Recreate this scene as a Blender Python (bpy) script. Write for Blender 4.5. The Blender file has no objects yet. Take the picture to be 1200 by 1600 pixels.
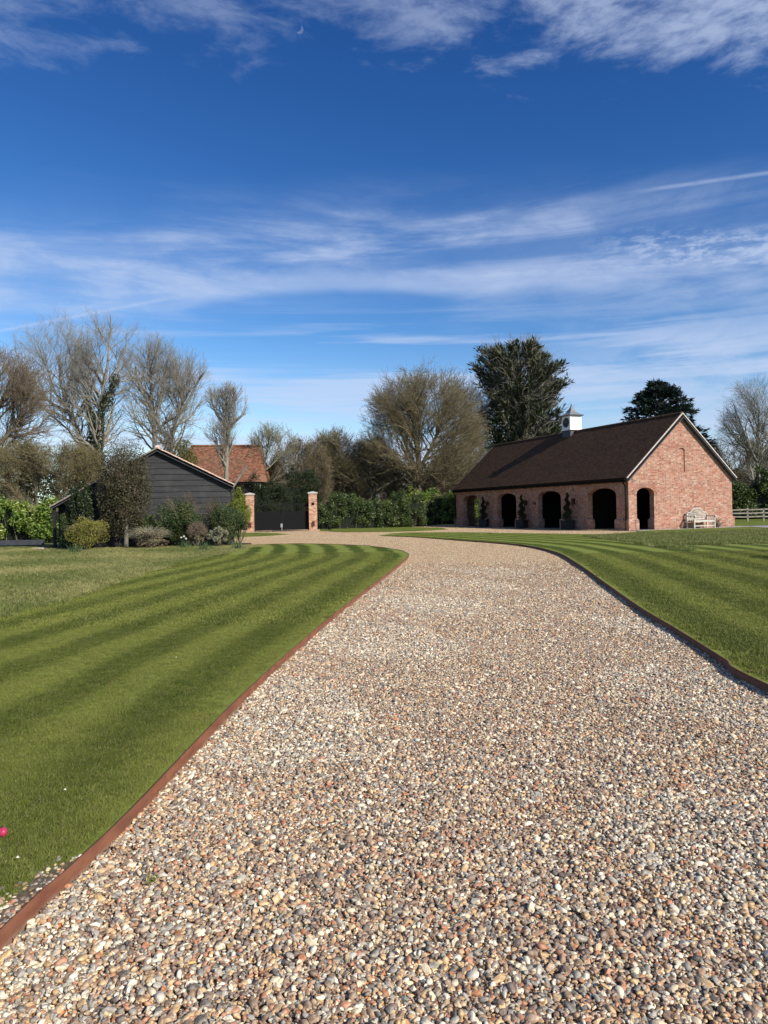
import bpy, bmesh, math, random
import numpy as np
from mathutils import Vector

S = bpy.context.scene
COL = S.collection
RNG = np.random.default_rng(7)
random.seed(7)

# ------------------------------------------------------------------ camera
CAM_H = 1.40
ROLL = math.radians(1.15)
PITCH = -3 / 1120.0
FPX = 1120.0
_f = np.array([0, math.cos(PITCH), math.sin(PITCH)])
_u = np.array([0, -math.sin(PITCH), math.cos(PITCH)])
_x = np.array([1.0, 0, 0])
CX = math.cos(ROLL) * _x - math.sin(ROLL) * _u
CY = math.sin(ROLL) * _x + math.cos(ROLL) * _u
O = np.array([0, 0, CAM_H])
camd = bpy.data.cameras.new('camera')
cam = bpy.data.objects.new('camera', camd)
COL.objects.link(cam)
from mathutils import Matrix
Mx = Matrix(((CX[0], CY[0], -_f[0], 0), (CX[1], CY[1], -_f[1], 0), (CX[2], CY[2], -_f[2], CAM_H), (0, 0, 0, 1)))
cam.matrix_world = Mx
camd.sensor_fit = 'VERTICAL'
camd.sensor_height = 36
camd.lens = 36 * FPX / 1600
camd.clip_start = 0.05
camd.clip_end = 3000
S.camera = cam


def ray(px, py):
    return FPX * _f + (px - 600) * CX - (py - 800) * CY


def g(px, py, z=0.0):
    d = ray(px, py)
    return O + d * ((z - CAM_H) / d[2])


def at(px, py, Y):
    d = ray(px, py)
    return O + d * (Y / d[1])


# ------------------------------------------------------------------ light
SUN = Vector((0.619, -0.565, 0.545)).normalized()
SUN_EL = math.asin(SUN.z)
SUN_AZ = math.atan2(SUN.x, SUN.y)
sd = bpy.data.lights.new('sun', 'SUN')
sd.energy = 5.0
sd.angle = math.radians(0.55)
sd.color = (1.0, 0.935, 0.84)
so = bpy.data.objects.new('sun', sd)
COL.objects.link(so)
so.location = (20, -20, 40)
so.rotation_euler = SUN.to_track_quat('Z', 'Y').to_euler()
S.view_settings.view_transform = 'Standard'
S.view_settings.look = 'None'
S.view_settings.exposure = 0.35
S.view_settings.gamma = 1
S.view_settings.use_curve_mapping = False


# ------------------------------------------------------------------ node helpers
class NT:
    def __init__(s, nt):
        s.nt = nt
        nt.nodes.clear()

    def n(s, t, ins=None, **props):
        nd = s.nt.nodes.new(t)
        for k, v in props.items():
            setattr(nd, k, v)
        for k, v in (ins or {}).items():
            s.set(nd.inputs[k], v)
        return nd

    def set(s, sock, v):
        if isinstance(v, bpy.types.Node):
            v = v.outputs[0]
        if isinstance(v, bpy.types.NodeSocket):
            s.nt.links.new(v, sock)
        elif isinstance(v, (tuple, list)) and len(v) == 3 and sock.type == 'RGBA':
            sock.default_value = (*v, 1)
        else:
            sock.default_value = v

    def m(s, op, a, b=None, c=None, clamp=False):
        nd = s.nt.nodes.new('ShaderNodeMath')
        nd.operation = op
        nd.use_clamp = clamp
        for i, v in enumerate((a, b, c)):
            if v is not None:
                s.set(nd.inputs[i], v)
        return nd.outputs[0]

    def mix(s, f, a, b, blend='MIX'):
        nd = s.nt.nodes.new('ShaderNodeMix')
        nd.data_type = 'RGBA'
        nd.blend_type = blend
        s.set(nd.inputs[0], f)
        s.set(nd.inputs[6], a)
        s.set(nd.inputs[7], b)
        return nd.outputs[2]

    def ramp(s, f, stops, interp='LINEAR'):
        nd = s.nt.nodes.new('ShaderNodeValToRGB')
        cr = nd.color_ramp
        cr.interpolation = interp
        while len(cr.elements) < len(stops):
            cr.elements.new(0.5)
        for e, (p, c) in zip(cr.elements, stops):
            e.position = p
            e.color = (c, c, c, 1) if isinstance(c, (int, float)) else (*c, 1)
        s.set(nd.inputs[0], f)
        return nd.outputs[0]

    def noise(s, vec, scale, detail=4, rough=0.55, out=0, dist=0.0):
        nd = s.n('ShaderNodeTexNoise', {'Scale': scale, 'Detail': detail, 'Roughness': rough, 'Distortion': dist})
        if vec is not None:
            s.set(nd.inputs['Vector'], vec)
        return nd.outputs[out]

    def mapr(s, v, a, b, c=0.0, d=1.0, smooth=True):
        nd = s.n('ShaderNodeMapRange', {'Value': v, 'From Min': a, 'From Max': b, 'To Min': c, 'To Max': d})
        if smooth:
            nd.interpolation_type = 'SMOOTHSTEP'
        return nd.outputs[0]


def hexc(r, g_, b):
    f = lambda v: (v / 255 / 12.92) if v / 255 <= 0.04045 else ((v / 255 + 0.055) / 1.055) ** 2.4
    return (f(r), f(g_), f(b))


# ------------------------------------------------------------------ world: sky with thin cloud layers
W = bpy.data.worlds.new('World')
S.world = W
W.use_nodes = True
w = NT(W.node_tree)
sky = w.n('ShaderNodeTexSky', sky_type='NISHITA', sun_disc=False, sun_elevation=SUN_EL, sun_rotation=SUN_AZ,
          altitude=100, air_density=1.0, dust_density=0.35, ozone_density=3.0)
ssep = w.n('ShaderNodeSeparateColor', {0: sky})
grn = w.m('MULTIPLY', w.m('POWER', ssep.outputs[1], 1.65), 0.50)
red = w.m('MULTIPLY', w.m('POWER', ssep.outputs[0], 2.1), 0.30)
deep = w.n('ShaderNodeCombineColor', {0: w.m('MINIMUM', red, w.m('MULTIPLY', grn, 0.72)),
                                      1: grn,
                                      2: w.m('MULTIPLY', w.m('POWER', ssep.outputs[2], 1.33), 0.86)}).outputs[0]
tc = w.n('ShaderNodeTexCoord')
sep = w.n('ShaderNodeSeparateXYZ', {0: tc.outputs['Generated']})
ay = w.m('MAXIMUM', w.m('ABSOLUTE', sep.outputs[1]), 0.05)
T = w.m('DIVIDE', sep.outputs[2], ay)      # tangent of height: layers of cloud run across the view
X_ = w.m('DIVIDE', sep.outputs[0], ay)
dirv = tc.outputs['Generated']
mp = w.n('ShaderNodeMapping', {'Vector': dirv, 'Scale': (1.6, 1.6, 13.0), 'Rotation': (0, 0.05, 0)})
streak = w.noise(mp.outputs[0], 1.3, 6, 0.6, dist=0.6)
mpb = w.n('ShaderNodeMapping', {'Vector': dirv, 'Scale': (1.5, 1.5, 34.0), 'Location': (3.1, 0, 0.4)})
streak2 = w.noise(mpb.outputs[0], 1.2, 6, 0.55, dist=0.5)
mp2 = w.n('ShaderNodeMapping', {'Vector': dirv, 'Scale': (3.0, 3.0, 8.0)})
puff = w.noise(mp2.outputs[0], 3.2, 8, 0.62, dist=0.3)
mp3 = w.n('ShaderNodeMapping', {'Vector': dirv, 'Scale': (9.0, 9.0, 26.0)})
fine = w.noise(mp3.outputs[0], 5.0, 5, 0.6)
wob = w.m('MULTIPLY', w.m('SUBTRACT', w.noise(dirv, 3.0, 3, 0.5), 0.5), 0.10)
Tw = w.m('ADD', T, wob)
# veil between about 17 and 24 degrees
veil = w.m('MULTIPLY', w.mapr(Tw, 0.235, 0.335), w.mapr(Tw, 0.485, 0.35))
veil = w.m('MULTIPLY', veil, w.m('ADD', 0.12, w.m('MULTIPLY', w.mapr(streak, 0.38, 0.62), 0.50)))
veil = w.m('MULTIPLY', veil, w.m('ADD', 0.6, w.m('MULTIPLY', w.mapr(puff, 0.35, 0.65), 0.55)))
line1 = w.m('MULTIPLY', w.mapr(Tw, 0.290, 0.308), w.mapr(Tw, 0.345, 0.314))
line1 = w.m('MULTIPLY', w.m('MULTIPLY', line1, 0.36), w.mapr(w.m('ABSOLUTE', w.m('SUBTRACT', X_, 0.02)), 0.45, 0.2))
low = w.m('MULTIPLY', w.mapr(T, 0.31, 0.20), w.mapr(streak2, 0.42, 0.60))
low = w.m('MULTIPLY', low, 0.62)
hazeb = w.m('MULTIPLY', w.mapr(T, 0.28, 0.04), 0.34)
rlow = w.m('MULTIPLY', w.m('MULTIPLY', w.mapr(T, 0.30, 0.18), w.mapr(X_, 0.05, 0.45)), w.m('MULTIPLY', w.mapr(puff, 0.35, 0.6), 0.45))
rpuff = w.m('MULTIPLY', w.m('MULTIPLY', w.mapr(T, 0.32, 0.345), w.mapr(T, 0.395, 0.36)), w.mapr(X_, 0.25, 0.42))
rpuff = w.m('MULTIPLY', rpuff, w.m('MULTIPLY', w.mapr(fine, 0.42, 0.62), 0.5))
# broken bank overhead
edge = w.m('SUBTRACT', w.m('ADD', 0.672, w.m('MULTIPLY', w.m('SUBTRACT', puff, 0.5), 0.42)), w.m('MULTIPLY', w.mapr(X_, -0.1, 0.6), 0.062))
edge = w.m('MINIMUM', edge, 0.75)
top = w.m('MULTIPLY', w.mapr(w.m('SUBTRACT', T, edge), -0.035, 0.085), w.mapr(fine, 0.15, 0.62, 0.35, 1.0))
top = w.m('MULTIPLY', top, w.m('MULTIPLY', w.m('ADD', 0.25, w.m('MULTIPLY', w.mapr(X_, -0.2, 0.5), 0.34)), w.mapr(T, 3.0, 1.2)))


def trail(s0, t0, s1, t1, wd, amt):
    k = (t1 - t0) / (s1 - s0)
    d = w.m('ABSOLUTE', w.m('SUBTRACT', T, w.m('ADD', w.m('MULTIPLY', w.m('SUBTRACT', X_, s0), k), t0)))
    a = w.mapr(d, wd, 0.0)
    a = w.m('MULTIPLY', a, w.mapr(X_, s0, s0 + (s1 - s0) * 0.35))
    return w.m('MULTIPLY', w.m('MULTIPLY', a, amt), w.mapr(fine, 0.25, 0.55, 0.5, 1.0))


tr1 = trail(0.33, 0.433, 0.56, 0.461, 0.0048, 0.30)
tr2 = w.m('MULTIPLY', trail(-0.62, 0.245, -0.30, 0.300, 0.0042, 0.30), w.mapr(X_, -0.27, -0.33))
dens = veil
for c in (line1, low, hazeb, rlow, rpuff, top, tr1, tr2):
    dens = w.m('SUBTRACT', w.m('ADD', dens, c), w.m('MULTIPLY', dens, c))
cl = w.mix(w.m('MINIMUM', dens, 0.92), deep, (6.2, 7.3, 9.6))
# day moon
mdir = ray(468, 46)
mdir = mdir / np.linalg.norm(mdir)
dt = w.n('ShaderNodeVectorMath', {0: dirv, 1: tuple(mdir)}, operation='DOT_PRODUCT')
mdir2 = ray(464, 42); mdir2 = mdir2 / np.linalg.norm(mdir2)
dt2 = w.n('ShaderNodeVectorMath', {0: dirv, 1: tuple(mdir2)}, operation='DOT_PRODUCT')
moon = w.m('MULTIPLY', w.mapr(dt.outputs['Value'], 1 - 1.1e-5, 1 - 0.8e-5), w.mapr(dt2.outputs['Value'], 1 - 0.9e-5, 1 - 1.5e-5))
cl = w.mix(w.m('MULTIPLY', moon, 0.15), cl, (7.5, 8.2, 9.6))
bg = w.n('ShaderNodeBackground', {'Color': cl, 'Strength': 0.075})
ow = w.n('ShaderNodeOutputWorld', {'Surface': bg})


# ------------------------------------------------------------------ materials
def mat(name):
    m_ = bpy.data.materials.new(name)
    m_.use_nodes = True
    return m_, NT(m_.node_tree)


def finish(t, color, rough=0.85, bump=None, bstr=0.3, bdist=0.01, spec=0.3, metal=0.0, trans=0.0):
    b = t.n('ShaderNodeBsdfPrincipled', {'Base Color': color, 'Roughness': rough, 'Metallic': metal, 'Specular IOR Level': spec})
    if bump is not None:
        bp = t.n('ShaderNodeBump', {'Height': bump, 'Strength': bstr, 'Distance': bdist})
        t.set(b.inputs['Normal'], bp)
    res = b.outputs[0]
    if trans:
        tr = t.n('ShaderNodeBsdfTranslucent', {'Color': color})
        mx = t.n('ShaderNodeMixShader', {0: trans})
        t.set(mx.inputs[1], res)
        t.set(mx.inputs[2], tr)
        res = mx.outputs[0]
    t.n('ShaderNodeOutputMaterial', {'Surface': res})


def plain(name, c, rough=0.7, var=0.25, scale=6, bstr=0.15, metal=0.0, spec=0.3, bdist=0.005):
    m_, t = mat(name)
    tc = t.n('ShaderNodeTexCoord')
    nz = t.noise(tc.outputs['Object'], scale, 6, 0.6)
    lo = tuple(v * (1 - var) for v in c)
    hi = tuple(min(1, v * (1 + var)) for v in c)
    col = t.mix(t.mapr(nz, 0.3, 0.7), lo, hi)
    nf = t.noise(tc.outputs['Object'], scale * 9, 4, 0.6)
    finish(t, col, rough, nf, bstr, bdist, spec, metal)
    return m_


def leafmat(name, c1, c2, c3=None, trans=0.25, rough=0.5, spec=0.35, cl=0.8):
    m_, t = mat(name)
    a = t.n('ShaderNodeAttribute', attribute_name='rnd')
    geo = t.n('ShaderNodeNewGeometry')
    nz = t.noise(geo.outputs['Position'], cl, 3, 0.6)
    col = t.mix(a.outputs['Fac'], c1, c2)
    if c3:
        col = t.mix(t.mapr(nz, 0.45, 0.68), col, c3)
    finish(t, col, rough, spec=spec, trans=trans)
    return m_


def barkmat(name, c1, c2, lich=None, trans=0):
    m_, t = mat(name)
    geo = t.n('ShaderNodeNewGeometry')
    nz = t.noise(geo.outputs['Position'], 1.6, 5, 0.65)
    col = t.mix(t.mapr(nz, 0.35, 0.65), c1, c2)
    nf = t.noise(geo.outputs['Position'], 14, 4, 0.6)
    if lich:
        col = t.mix(t.mapr(nf, 0.5, 0.7), col, lich)
    finish(t, col, 0.9, nf, 0.5, 0.02)
    return m_


STONES = [hexc(146, 114, 84), hexc(198, 166, 122), hexc(222, 206, 176), hexc(148, 144, 134), hexc(86, 78, 70),
          hexc(180, 116, 72), hexc(172, 138, 108), hexc(238, 230, 210), hexc(104, 74, 54), hexc(206, 172, 120),
          hexc(172, 168, 158), hexc(128, 102, 82)]


def stone_stops():
    k = len(STONES)
    return [(i / k, c) for i, c in enumerate(STONES)]


def make_pebble_mat():
    m_, t = mat('pebble_stone')
    oi = t.n('ShaderNodeObjectInfo')
    a = t.n('ShaderNodeAttribute', attribute_name='tone', attribute_type='INSTANCER')
    base = t.ramp(a.outputs['Fac'], stone_stops(), 'CONSTANT')
    tc_ = t.n('ShaderNodeTexCoord')
    off = t.n('ShaderNodeVectorMath', {0: tc_.outputs['Object'], 1: oi.outputs['Random']}, operation='ADD')
    nz = t.noise(off.outputs[0], 1.6, 5, 0.65)
    c = t.mix(t.mapr(nz, 0.3, 0.7), t.mix(1.0, base, (0.64, 0.60, 0.545), 'MULTIPLY'), t.mix(1.0, t.mix(0.28, base, (0.70, 0.67, 0.62)), (1.04, 1.00, 0.92), 'MULTIPLY'))
    finish(t, c, 0.6, nz, 0.15, 0.1, 0.35)
    return m_


def gravel_mat(name='gravel_surface', bright=1.0):
    m_, t = mat(name)
    geo = t.n('ShaderNodeNewGeometry')
    P = geo.outputs['Position']
    v1 = t.n('ShaderNodeTexVoronoi', {'Vector': P, 'Scale': 46.0, 'Randomness': 1.0})
    sepc = t.n('ShaderNodeSeparateColor', {0: v1.outputs['Color']})
    base = t.ramp(sepc.outputs[0], stone_stops(), 'CONSTANT')
    v2 = t.n('ShaderNodeTexVoronoi', {'Vector': P, 'Scale': 46.0}, feature='DISTANCE_TO_EDGE')
    ed = t.mapr(v2.outputs['Distance'], 0.0, 0.16)
    big = t.noise(P, 1.2, 4, 0.6)
    base = t.mix(1.0, base, (1.60, 1.56, 1.36), 'MULTIPLY')
    col = t.mix(t.m('MULTIPLY', t.m('SUBTRACT', 1.0, ed), 0.30), base, (0.16, 0.13, 0.10))
    col = t.mix(t.mapr(big, 0.3, 0.7, 0.0, 0.35), col, t.mix(1.0, col, (0.86, 0.78, 0.70), 'MULTIPLY'))
    if bright != 1.0:
        col = t.mix(1.0, col, (bright, bright, bright), 'MULTIPLY')
    ht = t.m('ADD', ed, t.m('MULTIPLY', sepc.outputs[1], 0.8))
    finish(t, col, 0.8, ht, 0.9, 0.014, 0.25)
    return m_


G_DARK, G_LIGHT = (0.058, 0.082, 0.0085), (0.180, 0.212, 0.042)
G_STRAW = (0.27, 0.23, 0.10)


def lawn_mat():
    """mown grass: the mower's stripes come in through the attribute 'stripe' (0 dark lay .. 1 light lay), rough grass through 'rough'"""
    m_, t = mat('lawn_grass')
    geo = t.n('ShaderNodeNewGeometry')
    P = geo.outputs['Position']
    st = t.n('ShaderNodeAttribute', attribute_name='stripe')
    rg = t.n('ShaderNodeAttribute', attribute_name='rough')
    n1 = t.noise(P, 0.9, 5, 0.6)
    n2 = t.noise(P, 7.0, 5, 0.65)
    n3 = t.noise(P, 90.0, 4, 0.7)
    s2 = t.m('ADD', st.outputs['Fac'], t.m('MULTIPLY', t.m('SUBTRACT', n2, 0.5), 0.7))
    s3 = t.mapr(t.m('ADD', s2, t.m('MULTIPLY', t.m('SUBTRACT', n1, 0.5), 0.8)), 0.12, 0.88)
    col = t.mix(s3, G_DARK, G_LIGHT)
    col = t.mix(t.mapr(n1, 0.52, 0.75, 0, 0.25), col, G_STRAW)
    # rough
    n4 = t.noise(P, 2.2, 6, 0.7)
    rc = t.mix(t.mapr(n4, 0.36, 0.62), (0.13, 0.155, 0.045), (0.32, 0.275, 0.125))
    n5 = t.noise(P, 0.55, 5, 0.7)
    rc = t.mix(t.mapr(n5, 0.55, 0.72), rc, (0.42, 0.35, 0.20))
    col = t.mix(t.mapr(t.m('ADD', rg.outputs['Fac'], t.m('MULTIPLY', t.m('SUBTRACT', n4, 0.5), 0.5)), 0.35, 0.65), col, rc)
    col = t.mix(t.mapr(n3, 0.25, 0.75), t.mix(1.0, col, (0.6, 0.6, 0.6), 'MULTIPLY'), t.mix(1.0, col, (1.3, 1.3, 1.3), 'MULTIPLY'))
    ht = t.m('ADD', n3, t.m('MULTIPLY', n2, 1.2))
    finish(t, col, 0.9, ht, 0.5, 0.03, 0.1)
    return m_


def blade_mat(name='grass_blade', rough_=False):
    m_, t = mat(name)
    st = t.n('ShaderNodeAttribute', attribute_name='tone', attribute_type='INSTANCER')
    rv = t.n('ShaderNodeAttribute', attribute_name='rnd')
    a, b = ((0.125, 0.175, 0.032), (0.40, 0.375, 0.14)) if rough_ else ((0.085, 0.118, 0.012), (0.250, 0.275, 0.050))
    col = t.mix(st.outputs['Fac'], a, b)
    col = t.mix(t.mapr(rv.outputs['Fac'], 0.70 if not rough_ else 0.55, 1.0, 0, 0.85), col, (0.33, 0.28, 0.14))
    col = t.mix(t.mapr(rv.outputs['Fac'], 0.0, 0.5, 0.25, 0.0), col, (0.05, 0.07, 0.010))
    finish(t, col, 0.6, spec=0.25, trans=0.3)
    return m_


def brick_mat(name, stops, mortar, arch=False):
    m_, t = mat(name)
    tc_ = t.n('ShaderNodeTexCoord')
    sp = t.n('ShaderNodeSeparateXYZ', {0: tc_.outputs['Object']})
    sn = t.n('ShaderNodeSeparateXYZ', {0: tc_.outputs['Normal']})
    isx = t.m('GREATER_THAN', t.m('ABSOLUTE', sn.outputs[0]), 0.6)
    u = t.n('ShaderNodeMix', {0: isx, 2: sp.outputs[0], 3: sp.outputs[1]}).outputs[0]
    v = sp.outputs[2]
    row = t.m('FLOOR', t.m('DIVIDE', v, 0.075))
    odd = t.m('MODULO', t.m('ABSOLUTE', row), 2.0)
    # flemish bond: stretcher 0.225 + header 0.1125 repeating, shifted on alternate courses
    uu = t.m('ADD', u, t.m('MULTIPLY', odd, 0.16875))
    per = 0.3375
    k = t.m('FLOOR', t.m('DIVIDE', uu, per))
    fr = t.m('SUBTRACT', uu, t.m('MULTIPLY', k, per))
    hd = t.m('GREATER_THAN', fr, 0.225)
    cell = t.m('ADD', t.m('MULTIPLY', k, 2.0), hd)
    wn = t.n('ShaderNodeTexWhiteNoise', {'Vector': t.n('ShaderNodeCombineXYZ', {0: cell, 1: row, 2: isx}).outputs[0]}, noise_dimensions='3D')
    # headers tend to burnt blue-grey
    sel = t.m('ADD', t.m('MULTIPLY', wn.outputs[0], 0.82), t.m('MULTIPLY', hd, 0.16), clamp=True)
    col = t.ramp(sel, stops, 'CONSTANT')
    vz = t.m('SUBTRACT', t.m('DIVIDE', v, 0.075), row)
    mv = t.m('MULTIPLY', t.mapr(vz, 0.0, 0.14), t.mapr(vz, 1.0, 0.95))
    fu = t.n('ShaderNodeMix', {0: hd, 2: fr, 3: t.m('SUBTRACT', fr, 0.225)}).outputs[0]
    wid = t.n('ShaderNodeMix', {0: hd, 2: 0.225, 3: 0.1125}).outputs[0]
    mh = t.m('MULTIPLY', t.mapr(fu, 0.0, 0.012), t.mapr(t.m('SUBTRACT', wid, fu), 0.0, 0.004))
    bk = t.m('MULTIPLY', mv, mh)
    nz = t.noise(tc_.outputs['Object'], 2.0, 6, 0.65)
    nf = t.noise(tc_.outputs['Object'], 40.0, 4, 0.6)
    col = t.mix(t.mapr(nz, 0.35, 0.7, 0.0, 0.28), col, mortar)
    col = t.mix(t.mapr(nf, 0.3, 0.7), t.mix(1.0, col, (0.82, 0.82, 0.82), 'MULTIPLY'), col)
    col = t.mix(bk, mortar, col)
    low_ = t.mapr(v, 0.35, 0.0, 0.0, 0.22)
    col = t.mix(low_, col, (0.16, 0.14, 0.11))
    finish(t, col, 0.9, t.m('ADD', bk, t.m('MULTIPLY', nf, 0.25)), 0.7, 0.008, 0.15)
    return m_


def roof_mat(name, stops, axis=1, gauge=0.10, tilew=0.165, moss=(0.10, 0.09, 0.05), moss_amt=0.3):
    """plain tiles: one cell per tile, courses come from the stepped geometry"""
    m_, t = mat(name)
    tc_ = t.n('ShaderNodeTexCoord')
    sp = t.n('ShaderNodeSeparateXYZ', {0: tc_.outputs['Object']})
    uv = t.n('ShaderNodeUVMap')
    su = t.n('ShaderNodeSeparateXYZ', {0: uv.outputs[0]})
    row = t.m('FLOOR', su.outputs[1])
    uu = t.m('ADD', t.m('DIVIDE', sp.outputs[axis], tilew), t.m('MULTIPLY', t.m('MODULO', row, 2.0), 0.5))
    cell = t.m('FLOOR', uu)
    wn = t.n('ShaderNodeTexWhiteNoise', {'Vector': t.n('ShaderNodeCombineXYZ', {0: cell, 1: row}).outputs[0]}, noise_dimensions='3D')
    col = t.ramp(wn.outputs[0], stops, 'CONSTANT')
    fr = t.m('SUBTRACT', uu, cell)
    gap = t.m('MULTIPLY', t.mapr(fr, 0.0, 0.05), t.mapr(fr, 1.0, 0.96))
    nz = t.noise(tc_.outputs['Object'], 0.8, 6, 0.65)
    nf = t.noise(tc_.outputs['Object'], 18.0, 4, 0.6)
    col = t.mix(t.mapr(nz, 0.45, 0.75, 0.0, moss_amt), col, moss)
    col = t.mix(gap, (0.012, 0.010, 0.009), col)
    ht = t.m('ADD', t.m('MULTIPLY', gap, 1.0), t.m('ADD', t.m('MULTIPLY', wn.outputs[0], 0.8), t.m('MULTIPLY', nf, 0.4)))
    finish(t, col, 0.85, ht, 0.5, 0.01, 0.2)
    return m_


def board_mat():
    m_, t = mat('black_stained_board')
    tc_ = t.n('ShaderNodeTexCoord')
    geo = t.n('ShaderNodeNewGeometry')
    mp_ = t.n('ShaderNodeMapping', {'Vector': geo.outputs['Position'], 'Scale': (0.7, 0.7, 30)})
    gr = t.noise(mp_.outputs[0], 1.5, 6, 0.7)
    nz = t.noise(geo.outputs['Position'], 1.3, 5, 0.6)
    oi = t.n('ShaderNodeObjectInfo')
    col = t.mix(t.mapr(gr, 0.3, 0.7), (0.026, 0.026, 0.027), (0.056, 0.056, 0.058))
    col = t.mix(t.mapr(nz, 0.5, 0.8, 0, 0.6), col, (0.085, 0.084, 0.083))
    col = t.mix(t.m('MULTIPLY', oi.outputs['Random'], 0.35), col, (0.02, 0.02, 0.021))
    finish(t, col, 0.85, gr, 0.4, 0.006, 0.2)
    return m_


def corten_mat():
    m_, t = mat('weathering_steel')
    geo = t.n('ShaderNodeNewGeometry')
    mp_ = t.n('ShaderNodeMapping', {'Vector': geo.outputs['Position'], 'Scale': (1, 1, 2.5)})
    nz = t.noise(mp_.outputs[0], 5, 6, 0.65)
    nf = t.noise(geo.outputs['Position'], 160, 3, 0.6)
    col = t.mix(t.mapr(nz, 0.3, 0.7), (0.120, 0.040, 0.019), (0.195, 0.074, 0.036))
    n0 = t.noise(geo.outputs['Position'], 1.1, 3, 0.6)
    col = t.mix(t.mapr(n0, 0.45, 0.7, 0, 0.35), col, (0.10, 0.045, 0.03))
    col = t.mix(t.mapr(nf, 0.55, 0.75, 0, 0.35), col, (0.26, 0.12, 0.07))
    sp = t.n('ShaderNodeSeparateXYZ', {0: geo.outputs['Position']})
    n9 = t.noise(geo.outputs['Position'], 14, 4, 0.6)
    hgt = t.m('ADD', sp.outputs[2], t.m('MULTIPLY', t.m('SUBTRACT', n9, 0.5), 0.03))
    col = t.mix(t.mapr(hgt, -0.035, -0.066, 0, 0.55), col, (0.30, 0.23, 0.17))
    finish(t, col, 0.75, nf, 0.2, 0.003, 0.3)
    return m_


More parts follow.
